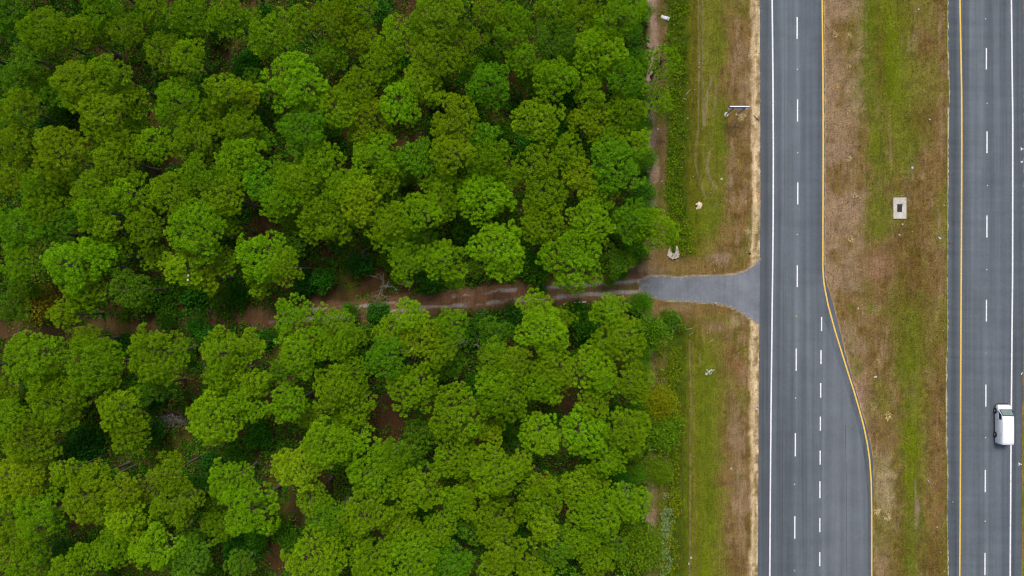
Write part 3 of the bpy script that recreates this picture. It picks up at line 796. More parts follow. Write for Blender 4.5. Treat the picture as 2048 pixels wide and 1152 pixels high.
def put_pine(px, py, r, hue, h, label, group, proto=None, rnd=random):
    hc = h - 2.0
    x, y = W(px, py, hc)
    Rm = r / S * (HC - hc) / HC * .98
    if proto is None:
        cls = 's' if Rm < 2.2 else ('m' if Rm < 3.1 else 'l')
        proto = rnd.choice(PROTO[cls])
    R0, cm, bmx, dep = proto
    sc = Rm / R0
    root = empty('pine_tree', (x, y, gz1(x, y) - .05), rnd.uniform(0, 6.28))
    tag(root, label, 'pine tree', group)
    foot = h - dep * sc
    tr = link('trunk', rnd.choice(TRUNKS), None, root); tr.scale = (.8 + .1 * Rm, .8 + .1 * Rm, foot + dep * sc * .55)
    br = link('branches', bmx, None, root, (0, 0, foot)); br.scale = (sc,) * 3
    cr = link('crown', cm, None, root, (0, 0, foot)); cr.scale = (sc,) * 3
    b = HUES[hue]
    k = rnd.uniform(.86, 1.14); w = rnd.uniform(-.1, .1)
    cr.color = (b[0] * k * (1 + w), b[1] * k, b[2] * k, 1)
    return root

def size_word(r): return 'small' if r < 33 else ('medium' if r < 47 else ('broad' if r < 56 else 'wide'))

tn = np.array([p[:2] for p in PINES], float)
ty = np.interp(tn[:, 0], [p[0] for p in TRACK[::-1]], [p[1] for p in TRACK[::-1]])
north = sorted([i for i, p in enumerate(PINES) if p[0] > 480 and 0 < ty[i] - p[1] < 115 and p[0] < 1215], key=lambda i: -PINES[i][0])
south = sorted([i for i, p in enumerate(PINES) if p[0] > 420 and 0 < p[1] - ty[i] < 80 and p[0] < 1240], key=lambda i: -PINES[i][0])
edge_n = sorted([i for i, p in enumerate(PINES) if p[0] > 1225 and p[1] < 520], key=lambda i: PINES[i][1])
edge_s = sorted([i for i, p in enumerate(PINES) if p[0] > 1240 and p[1] > 640], key=lambda i: PINES[i][1])
LAB = {}
for k, i in enumerate(north): LAB[i] = '%s pine along the north side of the dirt track, counted from the driveway' % ORD[k]
for k, i in enumerate(south): LAB[i] = '%s pine along the south side of the dirt track, counted from the driveway' % ORD[k]
for k, i in enumerate(edge_n): LAB[i] = '%s pine from the top at the forest edge north of the driveway' % ORD[k]
for k, i in enumerate(edge_s): LAB[i] = '%s pine below the driveway at the forest edge beside the verge' % ORD[k]
rp = random.Random(21)
for i, (px, py, r, hue) in enumerate(PINES):
    h = 12.6 + 3.8 * min(1, max(0, (r - 22) / 40)) + rp.uniform(-2.0, 1.8)
    if r < 30: h -= 1.5
    lab = LAB.get(i) or '%s %s pine crown, %s' % (size_word(r), HNAME[hue], place(px, py))
    put_pine(px, py, r, hue, h, uniq(lab), 'pines of the forest', rnd=rp)
# two thin pines leaning over the mown strip
put_pine(1322, 125, 36, 'n', 9.5, uniq('thin open pine overhanging the bare strip, below the white board'), 'pines of the forest', SPARSE[0], rp)
put_pine(1315, 195, 33, 'n', 9.0, uniq('thin open pine overhanging the bare strip, level with the road sign'), 'pines of the forest', SPARSE[1], rp)

# lower, younger pines in the gaps between the tall crowns, and the forest going on outside the frame
GAPS = [(762, 845, 62), (800, 820, 40), (590, 1025, 42), (560, 1110, 30), (352, 855, 42), (458, 100, 40), (303, 335, 26), (552, 305, 24), (690, 500, 45), (760, 525, 40), (880, 345, 22),
        (640, 525, 34), (700, 545, 40), (725, 540, 40), (945, 690, 40), (420, 880, 40), (500, 890, 30), (160, 894, 40), (870, 900, 26), (890, 985, 22), (1130, 1125, 20), (335, 330, 20), (1290, 900, 30)]
rf = random.Random(5)
fill = []
tries = 0
while len(fill) < 50 and tries < 20000:
    tries += 1
    px, py = rf.uniform(10, 1265), rf.uniform(10, 1140)
    if min((px - a[0]) ** 2 + (py - a[1]) ** 2 - (a[2] * .78) ** 2 for a in PINES) < 0: continue
    if any((px - a) ** 2 + (py - b) ** 2 < (c + 8) ** 2 for a, b, c in GAPS): continue
    if abs(py - np.interp(px, [p[0] for p in TRACK[::-1]], [p[1] for p in TRACK[::-1]])) < 46: continue
    if any((px - a[0]) ** 2 + (py - a[1]) ** 2 < 34 ** 2 for a in fill): continue
    fill.append((px, py))
for px, py in fill:
    r = rf.uniform(24, 34)
    hue = rf.choice('ndgdg')
    put_pine(px, py, r, hue, rf.uniform(7.5, 10.5), uniq('low young pine between taller crowns, %s' % place(px, py)), 'young pines below the canopy', rnd=rf)
outside = []
while len(outside) < 72:
    px, py = rf.uniform(-250, 1290), rf.uniform(-230, 1380)
    if -45 < px and -38 < py < 1190: continue
    if abs(py - np.interp(px, [p[0] for p in TRACK[::-1]], [p[1] for p in TRACK[::-1]])) < 55: continue
    if any((px - a[0]) ** 2 + (py - a[1]) ** 2 < 62 ** 2 for a in outside): continue
    outside.append((px, py))
rg = np.random.default_rng(55)
OV, OF, OC, on = [], [], [], 0
TV, TF, to_ = [], [], 0
for px, py in outside:
    h = rf.uniform(13, 17); x, y = W(px, py, h - 2); Rm = rf.uniform(36, 56) / S * .88
    nt_ = int(24 * Rm * Rm)
    d = unit(rg.normal(size=(nt_, 3))); d[:, 2] = np.abs(d[:, 2])
    lob = 1 + .15 * np.sin(3 * np.arctan2(d[:, 1], d[:, 0]) + rf.uniform(0, 6)) + rg.normal(0, .09, nt_)
    T = np.array([x, y, h - Rm]) + d * (Rm * lob)[:, None] * [1, 1, .95]
    D = unit(unit(rg.normal(size=(nt_, 7, 3))) + d[:, None] * .6).reshape(-1, 3)
    V, F = kites(np.repeat(T, 7, 0), D, np.full(len(D), .34), np.full(len(D), .18), rg)
    OV.append(V); OF.append(F + on); on += len(V)
    b = HUES[rf.choice('nnobg')]; OC.append(np.tile(b, (len(V), 1)) * rf.uniform(.86, 1.14))
    V, F = tubes([(np.array([[x, y, -.1], [x + .1, y, h * .5], [x, y, h - 1]]), [.26, .2, .08])], 6)
    TV.append(V); TF.append(F + to_); to_ += len(V)
OV = np.concatenate(OV)
outer = link('outer_forest', mesh_np('outer_forest', OV, np.concatenate(OF), {'v': np.repeat(np.clip(rg.normal(.5, .2, len(OV) // 4), 0, 1), 4)}, np.concatenate(OC)), leaf_mat('outer_pine_needles', True, .3))
tag(outer, 'pine forest going on beyond the edges of the photo', 'forest', kind='stuff')
ot = link('trunks', mesh_np('outer_trunks', np.concatenate(TV), np.concatenate(TF), smooth_=True), M_bark, outer); tag(ot, kind='stuff')

# ------------------------------------------------------------------ broadleaf trees and shrubs
def leafy_proto(R, depth, nlob, nleaf, size, seed, flat=.8):
    rg = np.random.default_rng(seed)
    d = dome_pts(nlob, rg, 6)
    C = d * rg.uniform(.35, .8, (nlob, 1)) * np.array([R, R, depth])
    C[:, 2] += depth * .25
    rc = rg.uniform(.28, .45, nlob) * R
    k = nleaf // nlob
    s = unit(rg.normal(size=(nlob, k, 3)) + np.array([0, 0, .35]))
    P = (C[:, None] + s * rc[:, None, None] * rg.uniform(.55, 1.1, (nlob, k, 1)) * np.array([1, 1, flat])).reshape(-1, 3)
    P[:, 2] = np.maximum(P[:, 2], .05)
    D = unit(s.reshape(-1, 3) * .6 + rg.normal(size=P.shape) * .6)
    V, F = kites(P, D, rg.uniform(.7, 1.3, len(P)) * size, rg.uniform(.45, .7, len(P)) * size, rg)
    v = np.clip(np.repeat(np.repeat(rg.uniform(.3, .7, nlob), k) + rg.normal(0, .2, len(P)), 4), 0, 1)
    me = mesh_np('foliage', V, F, {'v': v}); me.materials.append(M_leaf)
    paths = []
    for c in C:
        paths.append((np.array([[0, 0, 0], c * [.35, .35, .45], c]), [.06, .04, .015]))
    V, F = tubes(paths, 4)
    st = mesh_np('stems', V, F, smooth_=True); st.materials.append(M_bark)
    return R, me, st
SHR = [leafy_proto(1.6, 1.5, 14, 1300, .25, 300 + k) for k in range(4)]
BRD = [leafy_proto(2.8, 2.6, 30, 4200, .27, 320 + k) for k in range(3)]
FUZ = [leafy_proto(2.8, 1.9, 44, 5200, .24, 340 + k, .7) for k in range(2)]

def put_leafy(kind, px, py, r, col, h, label, cat, protos):
    x, y = W(px, py, max(h - .7, 0))
    k = (HC - h) / HC / S
    R0, me, st = random.choice(protos)
    sc = r * k / R0
    root = empty(kind, (x, y, gz1(x, y) - .03), random.uniform(0, 6.28)); tag(root, uniq(label), cat)
    lift = max(0.0, h - R0 * sc * 1.15)
    if lift > .8:
        tr = link('trunk', TRUNKS[0], None, root); tr.scale = (.55, .55, lift + .4)
    s1 = link('stems', st, None, root, (0, 0, lift)); s1.scale = (sc,) * 3
    f = link('foliage' if cat == 'shrub' else 'crown', me, None, root, (0, 0, lift)); f.scale = (sc,) * 3
    f.color = (*col, 1)
    return root

G1, G2, G3 = (.045, .19, .012), (.07, .21, .010), (.03, .14, .014)
put_leafy('broadleaf_tree', 62, 606, 50, (.27, .24, .02), 8, 'yellowing broadleaf tree at the left, just above the dirt track', 'tree', BRD)
put_leafy('broadleaf_tree', 1319, 811, 40, (.26, .30, .008), 5, 'yellow-green broadleaf tree beside the lower ditch weeds', 'tree', FUZ)
put_leafy('broadleaf_tree', 1329, 868, 48, (.14, .28, .01), 5, 'fluffy green broadleaf tree reaching over the ditch, below the yellow-green one', 'tree', FUZ)
put_leafy('broadleaf_tree', 1283, 1108, 56, (.16, .28, .01), 6, 'fluffy green broadleaf tree at the bottom corner of the forest edge', 'tree', FUZ)
put_leafy('broadleaf_tree', 1284, 607, 30, (.10, .27, .01), 4.5, 'leafy bush tree touching the left end of the paved driveway, south side', 'tree', BRD)
put_leafy('broadleaf_tree', 1302, 665, 44, (.12, .27, .01), 5.5, 'broad leafy tree at the forest edge south of the driveway', 'tree', BRD)
put_leafy('shrub', 1345, 645, 28, (.11, .25, .012), 2.5, 'open leafy shrub on the dry grass south of the driveway', 'shrub', SHR)
put_leafy('broadleaf_tree', 1318, 945, 34, (.16, .27, .01), 3.5, 'leafy yellow-green bush in the ditch beside the lower bare strip', 'tree', FUZ)
put_leafy('shrub', 1270, 498, 32, (.09, .24, .012), 3.5, 'green shrub at the forest corner beside the concrete culvert end', 'shrub', SHR)
EDGE = [(1272, 118, 30), (1276, 186, 28), (1284, 252, 26), (1290, 318, 30), (1286, 385, 30), (1296, 428, 26), (1262, 60, 26), (1288, 20, 22), (1284, 735, 24), (1290, 700, 20), (1284, 822, 26), (1268, 905, 24), (1272, 950, 26), (1262, 1060, 26), (1240, 545, 20), (1220, 560, 16)]
for (px, py, r) in EDGE:
    put_leafy('edge_bush', px, py, r, random.choice([(.10, .25, .01), (.13, .26, .01), (.07, .22, .012)]), random.uniform(3, 5), 'bushy green shrub at the forest edge, %s' % place(px, py), 'shrub', BRD)
bushes = []
tries = 0
rb_ = random.Random(91)
while len(bushes) < 70 and tries < 30000:
    tries += 1
    px, py = rb_.uniform(15, 1270), rb_.uniform(15, 1140)
    if min((px - a[0]) ** 2 + (py - a[1]) ** 2 - (a[2] * .85) ** 2 for a in PINES) < 0: continue
    if any((px - a) ** 2 + (py - b) ** 2 < (c * .8) ** 2 for a, b, c in GAPS[:6]): continue
    if abs(py - np.interp(px, [p[0] for p in TRACK[::-1]], [p[1] for p in TRACK[::-1]])) < 34: continue
    if any((px - a[0]) ** 2 + (py - a[1]) ** 2 < 30 ** 2 for a in bushes + fill): continue
    bushes.append((px, py))
for px, py in bushes:
    put_leafy('understory_bush', px, py, rb_.uniform(20, 32), rb_.choice([(.06, .21, .010), (.09, .24, .010), (.12, .24, .012), (.05, .18, .014)]), rb_.uniform(2.5, 5.5), 'leafy bush in a gap between pines, %s' % place(px, py), 'shrub', SHR)
SHRUBS = [(382, 592, 34, G1), (320, 592, 36, G2), (465, 588, 32, G1), (392, 645, 26, G1), (330, 640, 26, G2), (410, 672, 30, G1), (531, 678, 26, G1), (753, 625, 30, G1), (1183, 675, 26, G1),
          (940, 672, 34, G2), (962, 640, 26, G2), (160, 894, 44, G3), (486, 1090, 44, G1), (520, 870, 34, G1), (300, 790, 34, G3), (960, 330, 30, G1), (990, 290, 32, G3), (720, 530, 30, G3),
          (490, 120, 32, G1), (90, 250, 26, G3), (800, 120, 26, G3), (1130, 270, 28, G1), (1060, 530, 32, G1), (940, 470, 28, G3), (1100, 840, 24, G1), (1230, 830, 26, G3), (905, 1075, 26, G1),
          (1030, 1060, 28, G1), (860, 880, 28, G2), (420, 930, 28, G3), (1150, 620, 24, G1), (1000, 655, 24, G2), (250, 690, 24, G3), (700, 620, 22, G2), (610, 560, 30, G3), (645, 560, 28, G1),
          (1240, 960, 24, G1), (560, 1060, 26, G2), (860, 560, 20, G2), (1080, 575, 16, G1)]
for (px, py, r, c) in SHRUBS:
    put_leafy('shrub', px, py, r, c, random.uniform(1.8, 3.4), 'deep green shrub under the pines, %s' % place(px, py), 'shrub', SHR)

# ------------------------------------------------------------------ undergrowth, ditch weeds and mown grass (uncountable)
def leaf_stuff(name, P, D, L, Wd, cols, mat, label, cat):
    V, F = kites(P, D, L, Wd, rng)
    v = np.repeat(np.clip(rng.normal(.5, .22, len(P)), 0, 1), 4)
    o = link(name, mesh_np(name, V, F, {'v': v}, np.repeat(cols, 4, 0)), mat)
    return tag(o, label, cat, kind='stuff')

N = 37000
ux = rng.uniform(-84, 20.5, N); uy = rng.uniform(-52, 52, N)
upx, upy = 1024 + S * ux, 576 - S * uy
dens = fbm(upx, upy, 80, 11)
ok = polydist(upx, upy, TRACK) > 11 + 14 * smooth(450, 850, upx) + (fbm(upx, upy, 30, 9) - .5) * 30
ok &= dens + rng.normal(0, .07, N) > .29
ok &= upx < 1293 + (fbm(upx, upy, 40, 13) - .5) * 30
ok &= ~((upy > 515) & (upy < 640) & (upx > 1225))
for a, b, c in GAPS[:6]:
    ok &= ((upx - a) ** 2 + (upy - b) ** 2 > (c * .8) ** 2) | (rng.random(N) < .18)
ux, uy, dens = ux[ok], uy[ok], dens[ok]
k = 16
hh = np.clip((dens - .32) * 8, .35, 2.6) * rng.uniform(.4, 1, len(ux))
P = np.repeat(np.c_[ux, uy, ground_z(ux, uy)], k, 0)
s = unit(rng.normal(size=P.shape)); s[:, 2] = np.abs(s[:, 2])
P = P + s * np.c_[np.repeat(rng.uniform(.3, .75, len(ux)), k), np.repeat(rng.uniform(.3, .75, len(ux)), k), np.repeat(hh, k)] * rng.uniform(.4, 1, (len(P), 1))
pal = np.array([(.058, .22, .012), (.09, .245, .012), (.14, .25, .012), (.042, .175, .014), (.15, .19, .02)])
cols = np.repeat(pal[rng.choice(5, len(ux), p=[.34, .24, .16, .2, .06])] * rng.uniform(.75, 1.25, (len(ux), 1)), k, 0)
leaf_stuff('undergrowth', P, unit(s * .5 + rng.normal(size=P.shape) * .5), rng.uniform(.22, .48, len(P)), rng.uniform(.13, .25, len(P)), cols, M_under,
           'dense leafy undergrowth covering the forest floor', 'undergrowth')

# leafy weeds in the roadside ditch
def weed_field(n, keep, pal, pr):
    px = rng.uniform(1296, 1400, n); py = rng.uniform(-60, 1220, n)
    m = keep(px, py); px, py = px[m], py[m]
    return px, py, pal[rng.choice(len(pal), len(px), p=pr)]
def keep_n(px, py):
    w = (fbm(px, py, 30, 33) - .5) * 34; w2 = (fbm(px, py, 46, 133) - .5) * 40
    lo = 1331 + w; hi = 1374 + w2 + 18 * smooth(370, 460, py)
    edge = smooth(0, 12, px - lo) * smooth(0, 10, hi - px) * (py < 505 + w)
    return rng.random(len(px)) < edge * (.12 + .95 * smooth(.34, .54, fbm(px, py, 16, 35, 4)))
def keep_s(px, py):
    w = (fbm(px, py, 30, 37) - .5) * 30; w2 = (fbm(px, py, 46, 137) - .5) * 26
    edge = smooth(0, 12, px - 1309 - w) * smooth(0, 9, 1366 + w2 - px) * (py > 690 + w)
    return rng.random(len(px)) < edge * (.08 + .9 * smooth(.38, .58, fbm(px, py, 15, 39, 4)))
wp = np.array([(.150, .275, .008), (.195, .30, .008), (.25, .30, .01), (.085, .17, .01), (.32, .30, .02)])
a = weed_field(9000, keep_n, wp, [.40, .36, .08, .155, .005]); b = weed_field(9500, keep_s, wp, [.2, .26, .28, .12, .14])
px = np.r_[a[0], b[0]]; py = np.r_[a[1], b[1]]; cc = np.r_[a[2], b[2]]
x, y = (px - 1024) / S, (576 - py) / S
k = 12
base = np.repeat(np.c_[x, y, ground_z(x, y)], k, 0)
s = unit(rng.normal(size=base.shape)); s[:, 2] = np.abs(s[:, 2])
hh = np.repeat(rng.uniform(.15, .75, len(x)), k)
P = base + s * np.c_[np.full(len(base), .26), np.full(len(base), .26), hh] * rng.uniform(.4, 1, (len(base), 1))
leaf_stuff('ditch_weeds', P, unit(s * .5 + rng.normal(size=P.shape) * .5), rng.uniform(.14, .30, len(P)), rng.uniform(.09, .17, len(P)), np.repeat(cc, k, 0) * rng.uniform(.8, 1.2, (len(P), 1)), M_under,
           'lush green weeds growing along the ditch between forest and verge', 'weeds')
# pale grey-green plants in the lower ditch
n = 190
py = rng.uniform(985, 1150, n); px = 1331 + np.sin(py / 30) * 4 + rng.normal(0, 6, n)
m_ = fbm(px, py, 16, 44) > .52; px, py = px[m_], py[m_]
px = np.r_[px, rng.normal(1331, 6, 60)]; py = np.r_[py, rng.uniform(1015, 1070, 60)]
x, y = (px - 1024) / S, (576 - py) / S; k = 9
base = np.repeat(np.c_[x, y, ground_z(x, y) + rng.uniform(.2, .7, len(x))], k, 0)
s = unit(rng.normal(size=base.shape)); s[:, 2] = np.abs(s[:, 2]) * .5 + .2
leaf_stuff('pale_weeds', base + s * .1, unit(s), rng.uniform(.2, .36, len(base)), rng.uniform(.12, .2, len(base)), np.tile((.26, .36, .13), (len(base), 1)) * rng.uniform(.7, 1.2, (len(base), 1)), M_under,
           'pale grey-green leafy plants in the lower ditch', 'weeds')
# mown grass of the verges and the median
n = 150000
px = np.r_[rng.uniform(1300, 1519, n // 2), rng.uniform(1646, 1897, n // 2)]; py = rng.uniform(-60, 1220, n)
x, y = (px - 1024) / S, (576 - py) / S
okm = (px < interp(py, L_PAVE_W) - 3) | ((px > interp(py, L_PAVE_E) + 2) & (px < interp(py, R_PAVE_W) - 1.5))
dr = np.array(DRIVE)
top = np.interp(px, dr[:15, 0][::-1], dr[:15, 1][::-1]); bot = np.interp(px, dr[18:, 0], dr[18:, 1])
okm &= ~((px > 1275) & (px < 1522) & (py > top - 2) & (py < bot + 2))
okm &= ~((np.abs(px - 1801) < 14) & (np.abs(py - 416) < 22))
okm &= ~((px < 1519) & (px > interp(py, L_PAVE_W) - 17) & (rng.random(n) < .85))
px, py, x, y = px[okm], py[okm], x[okm], y[okm]
P = np.c_[x, y, ground_z(x, y)]
D = unit(np.c_[rng.normal(0, .6, (len(P), 2)), np.full(len(P), .8)])
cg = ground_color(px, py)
leaf_stuff('mown_grass', P, D, rng.uniform(.10, .26, len(P)), rng.uniform(.035, .08, len(P)), np.clip(cg * rng.lognormal(.12, .33, (len(P), 1)), 0, .8), M_grass, 'mown dry and green grass on the verge and the median', 'grass')

# ------------------------------------------------------------------ bare grey trees and fallen wood
def twig_tree(seed, height, spread, levels=3, r0=.09):
    rg = np.random.default_rng(seed); paths = []
    def grow(p, d, ln, r, lv):
        n = 4; P = [p]
        for i in range(n):
            d = unit(d + rg.normal(0, .16, 3)); P.append(P[-1] + d * ln / n)
        paths.append((np.array(P), np.linspace(r, r * .45, n + 1)))
        if lv <= 0: return
        for k in range(rg.integers(3, 5)):
            q = P[rg.integers(2, n + 1)]
            nd = unit(d + rg.normal(0, spread, 3)); grow(q, nd, ln * rg.uniform(.5, .75), r * .55, lv - 1)
    grow(np.zeros(3), np.array([0, 0, 1.0]), height, r0, levels)
    V, F = tubes(paths, 4)
    return V, F
def put_bare(px, py, h, seed, label, spread=.8, r0=.09, tilt=(0, 0)):
    x, y = W(px, py)
    root = empty('bare_tree', (x, y, gz1(x, y) - .05), 0); root.rotation_euler = (tilt[0], tilt[1], 0)
    V, F = twig_tree(seed, h, spread, 3, r0)
    V2, F2 = tubes([(np.array([[0, 0, -.1], [0.02, 0.01, .5], [0, 0, h * .6]]), [r0 * 1.5, r0 * 1.25, r0 * 1.05])], 7)
    link('trunk', mesh_np('trunk', V2, F2, smooth_=True), M_twig, root)
    link('branches', mesh_np('bare_branches', V, F, smooth_=True), M_twig, root)
    tag(root, uniq(label), 'bare tree')
put_bare(778, 562, 3.4, 1, 'bare grey tree with spreading branches, just north of the track', .75, .065, (.55, -.15))
put_bare(945, 690, 2.6, 2, 'leafless grey sapling with tangled twigs, south of the track', .9, .06)
put_bare(1000, 694, 2.4, 3, 'second leafless twiggy sapling, right of the tangled one south of the track', .95, .05)
put_bare(728, 500, 2.0, 4, 'small pale leafless sapling left of the spreading bare tree', .8, .05)
put_bare(960, 618, 1.8, 5, 'grey twiggy brush at the southern edge of the dirt track', 1.0, .05, (.3, .2))
put_bare(415, 632, 2.6, 6, 'thin bare branch arching over the left part of the track', .8, .05, (-1.0, .4))
put_bare(845, 694, 2.2, 7, 'short bare sapling among pines south of the track', .9, .05)
put_bare(640, 1015, 1.8, 8, 'bare pale twig beside the reddish clearing near the bottom', .8, .05, (.4, .5))
put_bare(810, 570, 1.7, 9, 'low bare brush right of the spreading bare tree', .9, .05)
put_bare(1220, 690, 2.0, 10, 'bare grey sapling near the lower forest edge', .8, .05)

def stick(px0, py0, px1, py1, r, label, mat=M_wood, name='fallen_stick', cat='stick', h=.05):
    a = W(px0, py0); b = W(px1, py1)
    za, zb = gz1(*a) + r + h * .3, gz1(*b) + r + h * .3
    rg = np.random.default_rng(int(px0 * 7 + py0))
    t = np.linspace(0, 1, 6)[:, None]
    P = np.array([[*a, za]]) * (1 - t) + np.array([[*b, zb]]) * t
    P[1:-1, :2] += rg.normal(0, .03, (4, 2)) * math.dist(a, b) * .4
    paths = [(P, np.linspace(r, r * .6, 6))]
    d = P[3] - P[1]
    q = P[3] + np.array([-d[1], d[0], .06]) * .35
    paths.append((np.array([P[3], (P[3] + q) / 2 + [0, 0, .02], q]), [r * .6, r * .45, r * .2]))
    V, F = tubes(paths, 6)
    o = link(name, mesh_np(name, V - [a[0], a[1], za], F, smooth_=True), mat, None, (a[0], a[1], za))
    return tag(o, uniq(label), cat)
stick(1369, 659, 1384, 657, .05, 'pale forked stick lying in grass south of the driveway', M_twig)
stick(1378, 671, 1388, 664, .045, 'short pale stick just below the forked one, south of the driveway', M_twig)
stick(1419, 684, 1429, 677, .04, 'thin dry stick on brown grass below the driveway')
stick(1429, 414, 1437, 409, .04, 'thin grey stick on the grass right of the sandy burrow', M_twig)
stick(1458, 400, 1465, 410, .045, 'pale stick on brown grass near the paved road, north of the driveway', M_twig)
stick(1373, 188, 1382, 178, .05, 'yellowish stick at the ditch edge left of the road sign')
stick(1367, 195, 1374, 199, .05, 'short yellow stick just below the other one at the ditch edge')
stick(1507, 231, 1519, 243, .06, 'dark twig lying on the sandy road edge below the sign', M_bark)
stick(1715, 100, 1727, 91, .06, 'dry branch on the median grass near the top')
stick(1802, 392, 1811, 390, .035, 'thin dry straw stalk lying above the concrete drain')
stick(1428, 538, 1431, 546, .05, 'pale stick on the dry grass just above the driveway', M_twig)

# brush pile of pale dead twigs in the left clearing
root = empty('brush_pile', (*W(340, 838), gz1(*W(340, 838))))
rg = np.random.default_rng(77); paths = []
for kx in range(130):
    c = np.array([rg.normal(0, 1.5), rg.normal(0, .55) - .2 * abs(rg.normal()), abs(rg.normal(0, .25)) + .03]); a = rg.normal(.1, .9); ln = rg.uniform(.4, 1.9)
    d = np.array([math.cos(a), math.sin(a), rg.normal(0, .12)]) * ln / 2
    paths.append((np.array([c - d, c + rg.normal(0, .06, 3), c + d]), [.022, .018, .008]))
V, F = tubes(paths, 4); V[:, 2] = np.maximum(V[:, 2], .01)
link('twigs', mesh_np('twigs', V, F), M_twig, root)
n = 130
P = np.c_[rg.normal(-.3, 1.0, n), rg.normal(.2, .38, n), rg.uniform(.2, .55, n)]
V, F = kites(P, unit(rg.normal(size=P.shape)), rg.uniform(.08, .17, n), rg.uniform(.07, .12, n), rg)
link('pale_leaves', mesh_np('pale_leaves', V, F), M_paper, root)
tag(root, uniq('pile of pale dead brush in the clearing at lower left'), 'brush pile')

# ------------------------------------------------------------------ concrete drain in the median
dx, dy = W(1801, 416); dz = gz1(dx, dy)
drain = empty('storm_drain', (dx, dy, dz)); tag(drain, uniq('rectangular concrete storm drain with dark grate in the median grass'), 'storm drain')
ox, oy, ix, iy = .96, 1.56, .36, .58
zt, zb = .17, .08
def slab(name, top4, th=.3):
    bm = bmesh.new()
    t = [bm.verts.new(p) for p in top4]; l = [bm.verts.new((p[0], p[1], p[2] - th)) for p in top4]
    bm.faces.new(t); bm.faces.new(l[::-1])
    for i in range(4): bm.faces.new((t[i], l[i], l[(i + 1) % 4], t[(i + 1) % 4]))
    bmesh.ops.bevel(bm, geom=list(bm.edges), offset=.012, segments=1, affect='EDGES')
    return bm_obj(name, bm, M_conc, drain)
g = .008
slab('concrete_slab', [(-ox, -oy + g, zt), (-ix, -iy + g, zb), (-ix, iy - g, zb), (-ox, oy - g, zt)])
slab('concrete_slab', [(ox, oy - g, zt), (ix, iy - g, zb), (ix, -iy + g, zb), (ox, -oy + g, zt)])
slab('concrete_slab', [(-ox + g, oy, zt), (-ix + g, iy, zb), (ix - g, iy, zb), (ox - g, oy, zt)])
slab('concrete_slab', [(ox - g, -oy, zt), (ix - g, -iy, zb), (-ix + g, -iy, zb), (-ox + g, -oy, zt)])
box_obj('drain_pit_shade', (0, 0, -.125), (ix * 2 - .02, iy * 2 - .02, .3), M_dark, drain)  # shallow solid box, its dark colour stands in for the pit's shade
gr = empty('grate', (0, 0, 0)); gr.parent = drain
for i in range(7):
    box_obj('grate_bar', (-.26 + i * .0867, 0, .045), (.035, 1.0, .04), M_iron, gr)
for yy in (-.5, .5): box_obj('grate_frame', (0, yy * 1.03, .046), (.62, .05, .044), M_iron, gr)
n = 26; rg = np.random.default_rng(3)
P = np.c_[rg.normal(.34, .07, n), rg.normal(.52, .14, n), rg.uniform(.02, .1, n)]
V, F = kites(P, unit(rg.normal(size=P.shape) + [0, 0, .8]), rg.uniform(.1, .2, n), rg.uniform(.06, .1, n), rg)
f = link('weed_tuft', mesh_np('weed_tuft', V, F, {'v': np.full(len(V), .5)}), M_leaf, drain); f.color = (.06, .14, .02, 1)

# ------------------------------------------------------------------ road sign on two posts, face turned to the traffic coming from the top
zp_top, zp_bot = 4.5, 3.35
pc = W(1479.5, 212.0, zp_top)
sx, sy = pc[0], pc[1]
sign = empty('road_sign', (sx, sy, gz1(sx, sy))); tag(sign, uniq('two-post road sign seen edge-on, on the verge left of the road'), 'road sign')
box_obj('sign_panel', (0, .03, (zp_top + zp_bot) / 2), (2.78, .03, zp_top - zp_bot), M_galv, sign, .01)
box_obj('stiffener', (0, -.06, zp_top - .03), (2.78, .10, .05), M_alu, sign, .008)
box_obj('stiffener', (0, -.15, zp_bot + .12), (2.74, .24, .05), M_alu, sign, .008)
for px_ in (-.72, .86):
    bm = bmesh.new()
    add_box(bm, (px_, -.20, 2.2), (.13, .02, 4.4)); add_box(bm, (px_, -.29, 2.2), (.13, .02, 4.4)); add_box(bm, (px_, -.245, 2.2), (.02, .075, 4.4))
    post = bm_obj('post', bm, M_galv, sign)
    box_obj('clamp', (px_, -.17, zp_top - .1), (.2, .05, .09), M_iron, post)
    box_obj('clamp', (px_, -.17, zp_bot + .2), (.2, .05, .09), M_iron, post)
    bm = bmesh.new(); add_cyl(bm, (px_, -.245, -.25), (px_, -.245, .07), .36 if px_ < 0 else .2, .33 if px_ < 0 else .18, 20)
    bm_obj('footing', bm, M_conc, sign)

